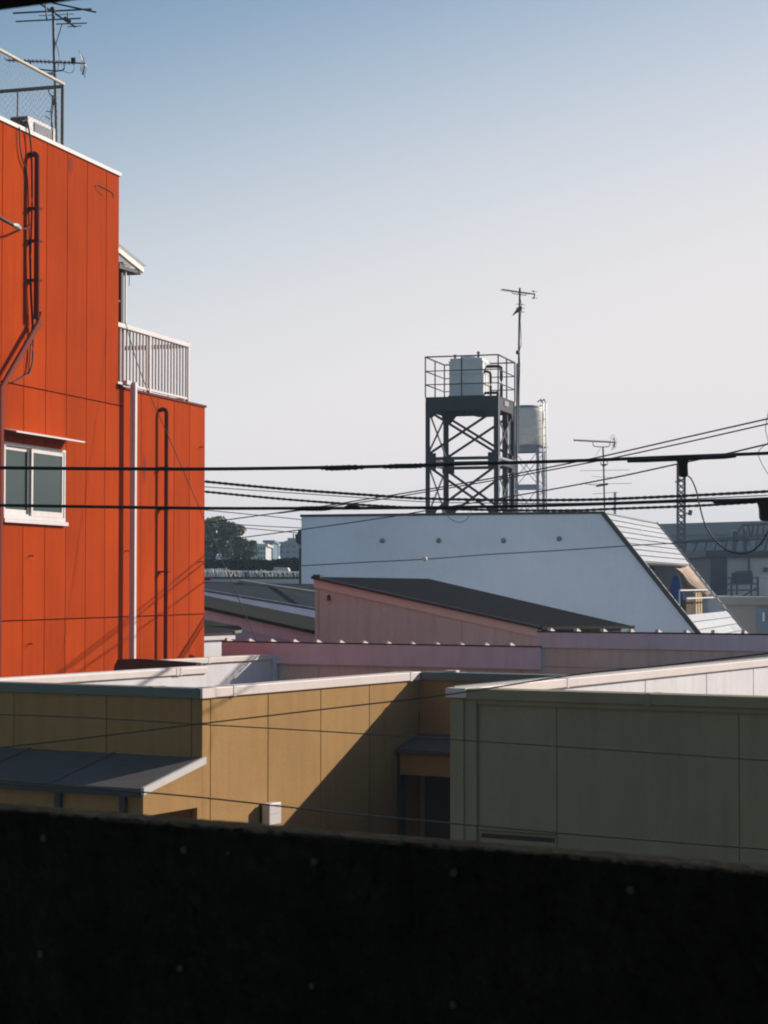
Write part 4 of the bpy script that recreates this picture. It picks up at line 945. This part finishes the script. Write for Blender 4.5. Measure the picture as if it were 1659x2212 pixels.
def farbuild(name, lab, x0, x1, y0, y1, Y, depth, m, rows=0, cols=0, roof=None, cat='building'):
    a = pt(x0,y1,Y)
    t = thing(name, lab, cat, (a.x, Y, 0))
    b = pt(x1,y1,Y); c = pt(x0,y0,Y)
    MB().obox((a.x,Y,.02), (b.x-a.x,0,0), (0,depth,0), (0,0,c.z-.02)).build('wall', m, t)
    MB().obox((a.x-.2,Y-.2,c.z), (b.x-a.x+.4,0,0), (0,depth+.4,0), (0,0,.25)).build('roof', roof or m, t)
    if rows:
        w = (b.x-a.x)/cols; hh = (c.z-a.z)/rows
        for i in range(cols):
            for j in range(rows):
                MB().obox((a.x+w*(i+.2),Y-.06,c.z-hh*(j+.75)), (w*.55,0,0), (0,.05,0), (0,0,hh*.5)).build('window', M['farwin'], t)
    return t
fb = farbuild('apartment_block', 'distant blue-grey block with a stepped roof beside the grey building', 590, 680, 1175, 1210, 230, 14, M['farblue'], 3, 7)
m_ = MB(); pbox(m_, 621,641,1162,1175,230.5,6); pbox(m_, 615,621,1168,1175,230.5,6); m_.build('roof_room', M['farblue'], fb)
MB().tube([pt(634,1162,232), pt(634,1152,232)], .08, 5).build('aerial', M['mast'], fb)
fw_ = thing('white_stair_tower', 'distant slim white stair tower with an open shaft', 'building', pt(588,1210,222))
m_ = MB(); pbox(m_, 587.5,591.5,1173,1212,222,4); pbox(m_, 591.6,601.5,1201,1206,222,4); pbox(m_, 591.6,601.5,1174,1177,222,4); m_.build('wall', M['inner'], fw_)
m_ = MB(); pbox(m_, 591.6,601.5,1176.5,1201,225,3); m_.build('shaft', M['farblue'], fw_)
farbuild('distant_flats', 'distant low pale flats right of the round tree', 556, 574, 1180, 1210, 200, 10, M['farlight'], 3, 3)
farbuild('distant_office', 'distant blue-grey office left of the white stair tower', 572, 589, 1172, 1210, 212, 10, M['farblue'], 3, 3)
hl = MB(); R = []
NXh = 60
for i in range(NXh+1):
    x = -75+150*i/NXh; zz_ = 8+5.6+1.0*math.sin(i*.35)+.5*math.sin(i*.9+1)
    R += [V(x,330,0), V(x,345,zz_), V(x,420,0)]
hl.add(R, [(i*3+j,(i+1)*3+j,(i+1)*3+j+1,i*3+j+1) for i in range(NXh) for j in range(2)])
hl.build('hills', M['leaf2'], kind='structure')

# ================================================================== BACKGROUND RIGHT
fd = thing('long_station_building', 'long hazy grey building behind the lattice mast on the right', 'building', pt(1540,1200,150))
YL = 150
pL, pR = pt(1380,1133,YL+6), pt(1760,1123,YL-6)
zt_ = (pt(1420,1131,YL+5).z+pt(1659,1126,YL-4).z)/2
def lb(mb, z0, z1, o=0, dep=12): 
    dr_ = (pR-pL); dr_.z = 0; nn_ = V(dr_.y,-dr_.x,0).normalized()
    return mb.obox(V(pL.x,pL.y,z0)+nn_*o, dr_, -nn_*dep, V(0,0,z1-z0))
m_ = MB(); lb(m_, .02, zt_-.9); m_.build('wall', M['farblue'], fd)
m_ = MB(); lb(m_, zt_-.9, zt_, .4, 13); m_.build('roof', M['farroof'], fd)
for (z0_,z1_) in ((2.1,2.0),(3.6,3.4),(4.6,4.3)):
    m_ = MB(); lb(m_, zt_-z0_, zt_-z1_+.1, .25, .2); m_.build('string_course', M['farroof'], fd)
dr_ = (pR-pL); dr_.z = 0; LR = dr_.length; dr_.normalize(); nn_ = V(dr_.y,-dr_.x,0)
for k in range(11):
    m_ = MB(); m_.obox(V(pL.x,pL.y,zt_-1.8)+dr_*(k*1.2+.5)+nn_*.02, dr_*.6, nn_*.04, V(0,0,.45)); m_.build('window', M['farwin'], fd)
    m_ = MB(); m_.obox(V(pL.x,pL.y,zt_-3.2)+dr_*(k*1.2+.3)+nn_*.02, dr_*.9, nn_*.04, V(0,0,.7)); m_.build('window', M['farwin'], fd)
# catenary gantry
gt = thing('railway_gantry', 'hazy lattice railway gantry crossing in front of the long grey building', 'gantry', pt(1550,1265,105))
YG = 105
xs = [1475,1497,1519,1541,1563,1585,1607,1629,1651,1673]
def gy_(x): return lin(1475,1170,1659,1157,x)
def gy2(x): return lin(1475,1199,1659,1192,x)
m_ = MB(); m_.bar(pt(1440,gy_(1440),YG), pt(1690,gy_(1690),YG), .14); m_.build('top_chord', M['fardark'], gt)
m_ = MB(); m_.bar(pt(1440,gy2(1440),YG), pt(1690,gy2(1690),YG), .12); m_.build('bottom_chord', M['fardark'], gt)
m_ = MB()
for x in xs: m_.bar(pt(x,gy2(x),YG), pt(x+9,gy_(x+9),YG), .09)
m_.build('lattice', M['fardark'], gt)
for x in (1586,1609):
    m_ = MB(); m_.bar(pt(x,1240,YG), pt(x,1147,YG), .22); m_.build('post', M['fardark'], gt)
m_ = MB(); m_.bar(pt(1601,1135,YG), pt(1659,1132,YG), .12)
for x in (1603,1615,1627,1638,1650): m_.bar(pt(x,1134,YG), pt(x+ (6 if x<1620 else -3),1157,YG), .1)
m_.bar(pt(1600,1138,YG), pt(1588,1163,YG), .1); m_.build('upper_frame', M['fardark'], gt)
for x in (1586,): 
    m_ = MB(); pbox(m_, 1582,1589,1145,1178,YG+1,.3); m_.build('sign_board', M['farlight'], gt)
# lattice mast
lm = thing('lattice_mast', 'narrow purple-brown lattice mast rising right of the sloping roof', 'mast', pt(1473,1300,88))
YK = 88
for (x, dy_) in ((1465,0),(1480,0),(1465,.32),(1480,.32)):
    m_ = MB(); q0 = pt(x,1330,YK); q1 = pt(x,1003,YK); m_.bar(q0+V(0,dy_,0), q1+V(0,dy_,0), .055); m_.build('corner_post', M['redmetal'], lm)
m_ = MB(); y = 1005; k = 0
while y < 1320:
    for dy_ in (0,.32):
        m_.bar(pt(1465 if k%2 else 1480,y,YK)+V(0,dy_,0), pt(1480 if k%2 else 1465,y+13,YK)+V(0,dy_,0), .035)
        m_.bar(pt(1480 if k%2 else 1465,y,YK)+V(0,dy_,0), pt(1465 if k%2 else 1480,y+13,YK)+V(0,dy_,0), .035)
    y += 13; k += 1
m_.build('lacing', M['redmetal'], lm)
m_ = MB(); m_.bar(pt(1459,1041,YK), pt(1478,1035,YK), .3, .06); m_.build('top_bracket', M['dark'], lm)
m_ = MB(); pbox(m_, 1463,1483,1112,1114,YK,.3); m_.bar(pt(1482,1109,YK), pt(1490,1109,YK), .06); m_.tube([pt(1490,1113,YK), pt(1492,1102,YK)], .09, 8); m_.build('lamp_arm', M['fardark'], lm)
# dark block and pale block with railing
farbuild('dark_clad_block', 'dark clad block standing right of the sloping side', 1535, 1571, 1203, 1305, 78, 6, M['fardark'])
pbk = farbuild('pale_block', 'pale block with a dark top edge behind the blue-grey railing', 1571.5, 1700, 1205, 1305, 82, 6, M['farlight'], roof=M['fardark'])
m_ = MB(); pbox(m_, 1617,1620,1206,1250,81.8,.1); m_.build('downpipe', M['fardark'], pbk)
m_ = MB(); pbox(m_, 1650,1659,1226,1236,81.9,.05); m_.build('window', M['farwin'], pbk)
ru = thing('rooftop_unit', 'dark rooftop machine unit behind the blue-grey railing', 'machine', pt(1608,1262,77))
m_ = MB(); pbox(m_, 1589,1628,1237,1262,77,1); m_.build('casing', M['fardark'], ru, bevel=.05)
m_ = MB(); pbox(m_, 1592,1625,1233.5,1236.5,77.2,.6); m_.build('top_cover', M['fardark'], ru)
m_ = MB(); pbox(m_, 1592,1594,1262,1305,77.3,.2); pbox(m_, 1623,1625,1262,1305,77.3,.2); m_.build('stand', M['fardark'], ru)
rg = thing('roof_railing', 'blue-grey roof railing in front of the dark machine unit', 'railing', pt(1610,1304,72))
railblue = mat('blue_grey_rail_paint', (.05,.08,.12), .6)
for y in (1249,1262,1275,1289): 
    m_ = MB(); m_.bar(pt(1572,y,72), pt(1690,y-1,72), .05); m_.build('rail', railblue, rg)
for x in (1580,1637,1690):
    m_ = MB(); m_.bar(pt(x,1305,72), pt(x,1246,72), .075); m_.build('post', railblue, rg)
m_ = MB(); m_.bar(pt(1585,1300,72.3), pt(1634,1270,72.3), .05); m_.build('brace', railblue, rg)
wr = thing('white_lattice_screen', 'white grid screen at the right edge beside the blue-grey railing', 'screen', pt(1650,1304,71.5))
m_ = MB()
for y in (1247,1262,1274,1291,1303): m_.bar(pt(1640,y,71.5), pt(1690,y-1,71.5), .06)
x = 1642
while x < 1690: m_.bar(pt(x,1304,71.5), pt(x,1246,71.5), .035); x += 5.2
m_.build('grid', M['farlight'], wr)
bg = farbuild('beige_flat_block', 'plain beige flat-roofed block below the blue-grey railing', 1556, 1700, 1306, 1365, 66, 14, M['farbeige'], roof=M['farbeige'])
m_ = MB(); pbox(m_, 1635,1700,1312,1365,65.9,.08); m_.build('darker_area', M['farblue'], bg)  # darker sheet over the right part of the front
m_ = MB(); pbox(m_, 1648,1652,1323,1342,65.8,.05); m_.build('lamp_strip', M['inner'], bg)
lr = farbuild('low_dark_shed', 'low dark shed roofs between the sloping side and the dark clad block', 1490, 1536, 1225, 1310, 92, 8, M['fardark'], roof=M['farroof'])

# ================================================================== CABLES
def path(pts, Y0, Y1, n=10):
    xa, xb = pts[0][0], pts[-1][0]
    return smooth_path([pt(x, y, Y0+(Y1-Y0)*(x-xa)/(xb-xa)) for x, y in pts], n)
def cable(lab, pts, Y0, Y1, r, m='cable', n=10, seg=6, name='overhead_cable', twist=None, group=None):
    P = path(pts, Y0, Y1, n)
    m_ = MB()
    if twist:
        pitch, amp = twist; Ld = 0; A1, A2_ = [], []
        Q = [P[0]]
        for a, b in zip(P, P[1:]):
            k = max(1, int((b-a).length/(pitch/5)))
            Q += [a.lerp(b, (i+1)/k) for i in range(k)]
        for i, p in enumerate(Q):
            if i: Ld += (p-Q[i-1]).length
            ph = 2*math.pi*Ld/pitch; off = V(0,math.cos(ph),math.sin(ph))*amp
            A1.append(p+off); A2_.append(p-off)
        m_.tube(A1, r, 4); m_.tube(A2_, r, 4)
    else: m_.tube(P, r, seg)
    return m_.build(name, M[m], label=lab, cat='cable', group=group)
def part_tube(name, parent, pts, Y, r0, r1, bumps=0, m='cable'):
    P = smooth_path([pt(x,y,Y) for x,y in pts], 10)
    return MB().tube(P, r0, 8, rfun=lambda t: (r0+(r1-r0)*min(1,4*min(t,1-t)))*(1+(bumps*math.sin(t*37)*math.cos(t*91) if bumps else 0))).build(name, M[m], parent)
c1 = cable('thick black cable crossing the whole view just above the window, upper of two', [(-140,1008),(0,1010.5),(230,1012.5),(460,1013),(695,1010),(806,1008),(921,1004.5),(1238,995.5),(1453,987),(1659,979),(1800,972)], 12,12, .0105, seg=8)
part_tube('splice_wrap', c1, [(690,1010.5),(720,1011),(752,1010),(790,1009)], 12, .010, .016, .25)
part_tube('splice_wrap', c1, [(826,1008.5),(860,1007),(895,1006.5),(925,1005)], 12, .010, .015, .22)
c2 = cable('thick black cable crossing the whole view through the window, lower of two', [(-140,1089),(0,1091.5),(230,1095),(460,1098),(640,1098),(806,1097.5),(1000,1095.5),(1238,1090.5),(1461,1083),(1659,1078),(1800,1073)], 12,12, .0095, seg=8)
part_tube('splice_wrap', c2, [(640,1098.5),(680,1098.5),(715,1098)], 12, .010, .014, .2)
part_tube('splice_wrap', c2, [(745,1097),(762,1095),(778,1097.5)], 12, .010, .015, .1)
# closures
def closure(lab, x, y, s):
    t = thing('cable_closure', lab, 'cable closure', pt(x,y+20*s,11.95), )
    m_ = MB(); R = []
    prof = [(-28,-3),(-14,-1),(-9,6),(-7,14),(-6,32),(-4,38),(8,40),(13,36),(12,14),(13,6),(18,0),(40,-5),(40,-9),(-28,-6)]
    m_.prism([pt(x+a*s, y+b*s, 11.93) for a, b in prof], (0,.06,0)); m_.build('body', M['cable'], t, bevel=.008)
    return t
cl1 = closure('black hanging closure box on the upper thick cable near the lattice mast', 1474, 991, 1.0)
MB().tube(path([(1355,996),(1400,994),(1450,992),(1510,989),(1560,987),(1590,985)],11.98,11.98), .014, 8, rfun=lambda t:.0095+.0035*min(1,6*min(t,1-t))).build('sleeve', M['cable'], cl1)
cl2 = closure('black hanging closure box on the lower thick cable at the right edge', 1650, 1082, 1.1)
MB().tube(path([(1540,1084),(1580,1083),(1640,1081),(1720,1079)],11.98,11.98), .013, 8, rfun=lambda t:.0095+.0035*min(1,6*min(t,1-t))).build('sleeve', M['cable'], cl2)
cable('thin black cable hanging in a deep loop between the two closure boxes', [(1486,1028),(1494,1036),(1504,1060),(1512,1095),(1524,1135),(1543,1165),(1568,1187),(1598,1196),(1625,1190),(1645,1172),(1660,1145),(1668,1115)], 11.95,11.95, .0048, seg=6, name='loop_cable')
cable('upper twisted cable bundle passing behind the orange building and the tower', [(380,1032),(442,1040),(605,1055.5),(806,1070),(921,1077),(1080,1080),(1238,1080),(1330,1077.5),(1500,1070),(1659,1061.5),(1760,1055)], 34,30, .017, twist=(.22,.010), name='twisted_cable')
cable('lower twisted cable bundle just above the grey building roof line', [(380,1056),(442,1062),(605,1077.5),(743,1088),(806,1092),(921,1098),(1080,1102),(1238,1102.5),(1330,1099),(1505,1092.5),(1659,1083)], 34,30, .015, twist=(.22,.009), name='twisted_cable')
cable('hair-thin messenger wire between the two twisted bundles', [(380,1046),(442,1051.5),(605,1063),(743,1072.5),(921,1084),(1080,1087),(1238,1087),(1400,1082),(1659,1070)], 34,30, .008, 'cable_grey')
cable('upper wire of the rising pair at the right of the tower', [(400,1136),(440,1130),(651,1100.5),(806,1076),(921,1057.5),(1074,1031),(1277,991),(1480,945),(1659,904.5),(1780,877)], 34,22, .010, 'cable_grey', group=None)
cable('lower wire of the rising pair at the right of the tower', [(600,1109),(700,1096),(806,1081),(921,1062.5),(1084,1034.5),(1238,1006),(1328,988.5),(1480,956),(1659,915.5),(1780,888)], 31.5,22, .009, 'cable_grey')
cable('single rising wire ending at the upper closure box', [(400,1178),(442,1172),(622,1148),(806,1122),(921,1103),(1112,1071),(1209,1054),(1340,1029),(1467,1001.5),(1561,982),(1659,959),(1760,936)], 35,18, .009, 'cable_grey')
wq = cable('faint wire across the grey wall carrying a small pale ball', [(600,1223.5),(651,1222),(780,1215),(918,1208),(1060,1197.5),(1209,1189),(1358,1179),(1445,1174),(1700,1162)], 40,36, .011, 'cable_grey')
MB().lathe(pt(918,1208,38.6)+V(0,0,-.05), [(.01,0),(.045,.02),(.05,.05),(.04,.085),(.01,.1)], 14).build('ball_marker', M['cap'], wq)
cable('thin slanting stay wire from balcony down past the orange corner', [(270,696),(272,700),(293,773),(316.5,837),(366,948),(438,1114),(500,1258),(554,1384)], 27.0,26.6, .0055, 'cable')
cable('thin wire rising to the right across the sunlit tan wall', [(-60,1622),(160,1597),(300,1580),(437,1563),(700,1532),(970,1500),(1240,1458),(1450,1436),(1750,1400)], 11,9.5, .0042, 'cable_grey', name='service_wire')
cable('thin wire falling gently to the right across the tan and olive walls', [(-60,1541),(200,1551),(437,1565),(700,1580),(970,1597),(1290,1618),(1659,1643),(1760,1650)], 11,9.5, .0034, 'cable_grey', name='service_wire')
cable('thin lowest wire just above the concrete parapet', [(-60,1680),(200,1702),(437,1723),(700,1752),(970,1778),(1250,1803),(1659,1835),(1760,1842)], 10.5,9, .0042, 'cable_grey', name='service_wire')
for lab, pts in (('distant faint wire above the trees, highest of three', [(400,1097),(442,1101.7),(560,1113),(660,1123.5)]),('distant faint wire above the far blocks, middle of three', [(430,1126),(485,1131),(560,1136),(660,1141)]),('distant faint wire above the far blocks, lowest of three', [(440,1133),(529,1140.6),(622,1149),(660,1152)])):
    cable(lab, pts, 60,60, .014, 'cable_grey', name='distant_wire')
cable('thin loose wire curling at the right edge of the photo', [(1662,880),(1655,915),(1654,930),(1659,955),(1648,965),(1638,978),(1645,1000),(1663,1030)], 20,20, .004, 'cable_grey', name='loose_wire')
cable('small hanging wire loop below the tower foot', [(963,1108),(972,1120),(990,1128),(1006,1124),(1016,1110),(1019,1100)], 30,30, .005, 'cable_grey', name='loose_wire')

# ================================================================== HAZE
hz_ = MB(); hz_.box(-120,120,-15,450,-1,24)
hm_ = bpy.data.materials.new('haze'); hm_.use_nodes = True; nt = hm_.node_tree
for n_ in list(nt.nodes): nt.nodes.remove(n_)
out = nt.nodes.new('ShaderNodeOutputMaterial'); pv = nt.nodes.new('ShaderNodeVolumePrincipled')
pv.inputs['Color'].default_value = (.6,.8,1,1); pv.inputs['Density'].default_value = .0009; pv.inputs['Anisotropy'].default_value = 0
nt.links.new(pv.outputs[0], out.inputs['Volume'])
HAZE = True
if HAZE: hz_.build('haze', hm_, kind='stuff')

# ================================================================== LIGHT, SKY, CAMERA
SUN_AZ, SUN_EL = rad(63.4), rad(23)            # azimuth measured clockwise from +Y
sd = V(math.sin(SUN_AZ)*math.cos(SUN_EL), math.cos(SUN_AZ)*math.cos(SUN_EL), math.sin(SUN_EL))
ld = bpy.data.lights.new('sun', 'SUN'); ld.energy = 4.4; ld.angle = rad(.5); ld.color = (1,.90,.80)
lo = bpy.data.objects.new('sun', ld); COL.objects.link(lo); lo.rotation_euler = (-sd).to_track_quat('-Z','Y').to_euler(); lo.location = (30,15,40)
w = bpy.data.worlds.new('World'); S.world = w; w.use_nodes = True; nt = w.node_tree
bgn = nt.nodes['Background']; sk = nt.nodes.new('ShaderNodeTexSky'); sk.sky_type = 'NISHITA'; sk.sun_disc = False
sk.sun_elevation = SUN_EL; sk.sun_rotation = SUN_AZ; sk.air_density = 1.0; sk.dust_density = .25; sk.ozone_density = 1.3; sk.altitude = 0
# pale moisture haze low in the sky, a little higher on the sun's side
tc = nt.nodes.new('ShaderNodeTexCoord'); dt = nt.nodes.new('ShaderNodeVectorMath'); dt.operation = 'DOT_PRODUCT'
dt.inputs[1].default_value = (-.32*math.sin(SUN_AZ), -.32*math.cos(SUN_AZ), 1.0); nt.links.new(tc.outputs['Generated'], dt.inputs[0])
mrg = nt.nodes.new('ShaderNodeMapRange'); mrg.interpolation_type = 'SMOOTHSTEP'
mrg.inputs['From Min'].default_value = -.086; mrg.inputs['From Max'].default_value = .23; mrg.inputs['To Min'].default_value = 1; mrg.inputs['To Max'].default_value = 0
nt.links.new(dt.outputs['Value'], mrg.inputs[0])
mx = nt.nodes.new('ShaderNodeMix'); mx.data_type = 'RGBA'; nt.links.new(mrg.outputs[0], mx.inputs['Factor'])
tn = nt.nodes.new('ShaderNodeVectorMath'); tn.operation = 'MULTIPLY'; tn.inputs[1].default_value = (.90,1.0,1.01); nt.links.new(sk.outputs[0], tn.inputs[0]); nt.links.new(tn.outputs[0], mx.inputs['A']); mx.inputs['B'].default_value = (8.05,7.6,7.6,1)
nt.links.new(mx.outputs['Result'], bgn.inputs[0]); bgn.inputs[1].default_value = .08
S.view_settings.view_transform = 'Standard'; S.view_settings.look = 'None'; S.view_settings.exposure = .45; S.view_settings.gamma = 1
cd = bpy.data.cameras.new('camera'); co = bpy.data.objects.new('camera', cd); COL.objects.link(co)
co.location = CAM; co.rotation_euler = (math.pi/2+PITCH, 0, 0)
cd.sensor_fit = 'VERTICAL'; cd.sensor_height = 36; cd.lens = 36*F/2212.0; cd.clip_end = 5000; cd.clip_start = .05
cd.dof.use_dof = True; cd.dof.focus_distance = 45; cd.dof.aperture_fstop = 13
S.camera = co
S.cycles.filter_width = 2.0
S.render.resolution_x = 768; S.render.resolution_y = 1024
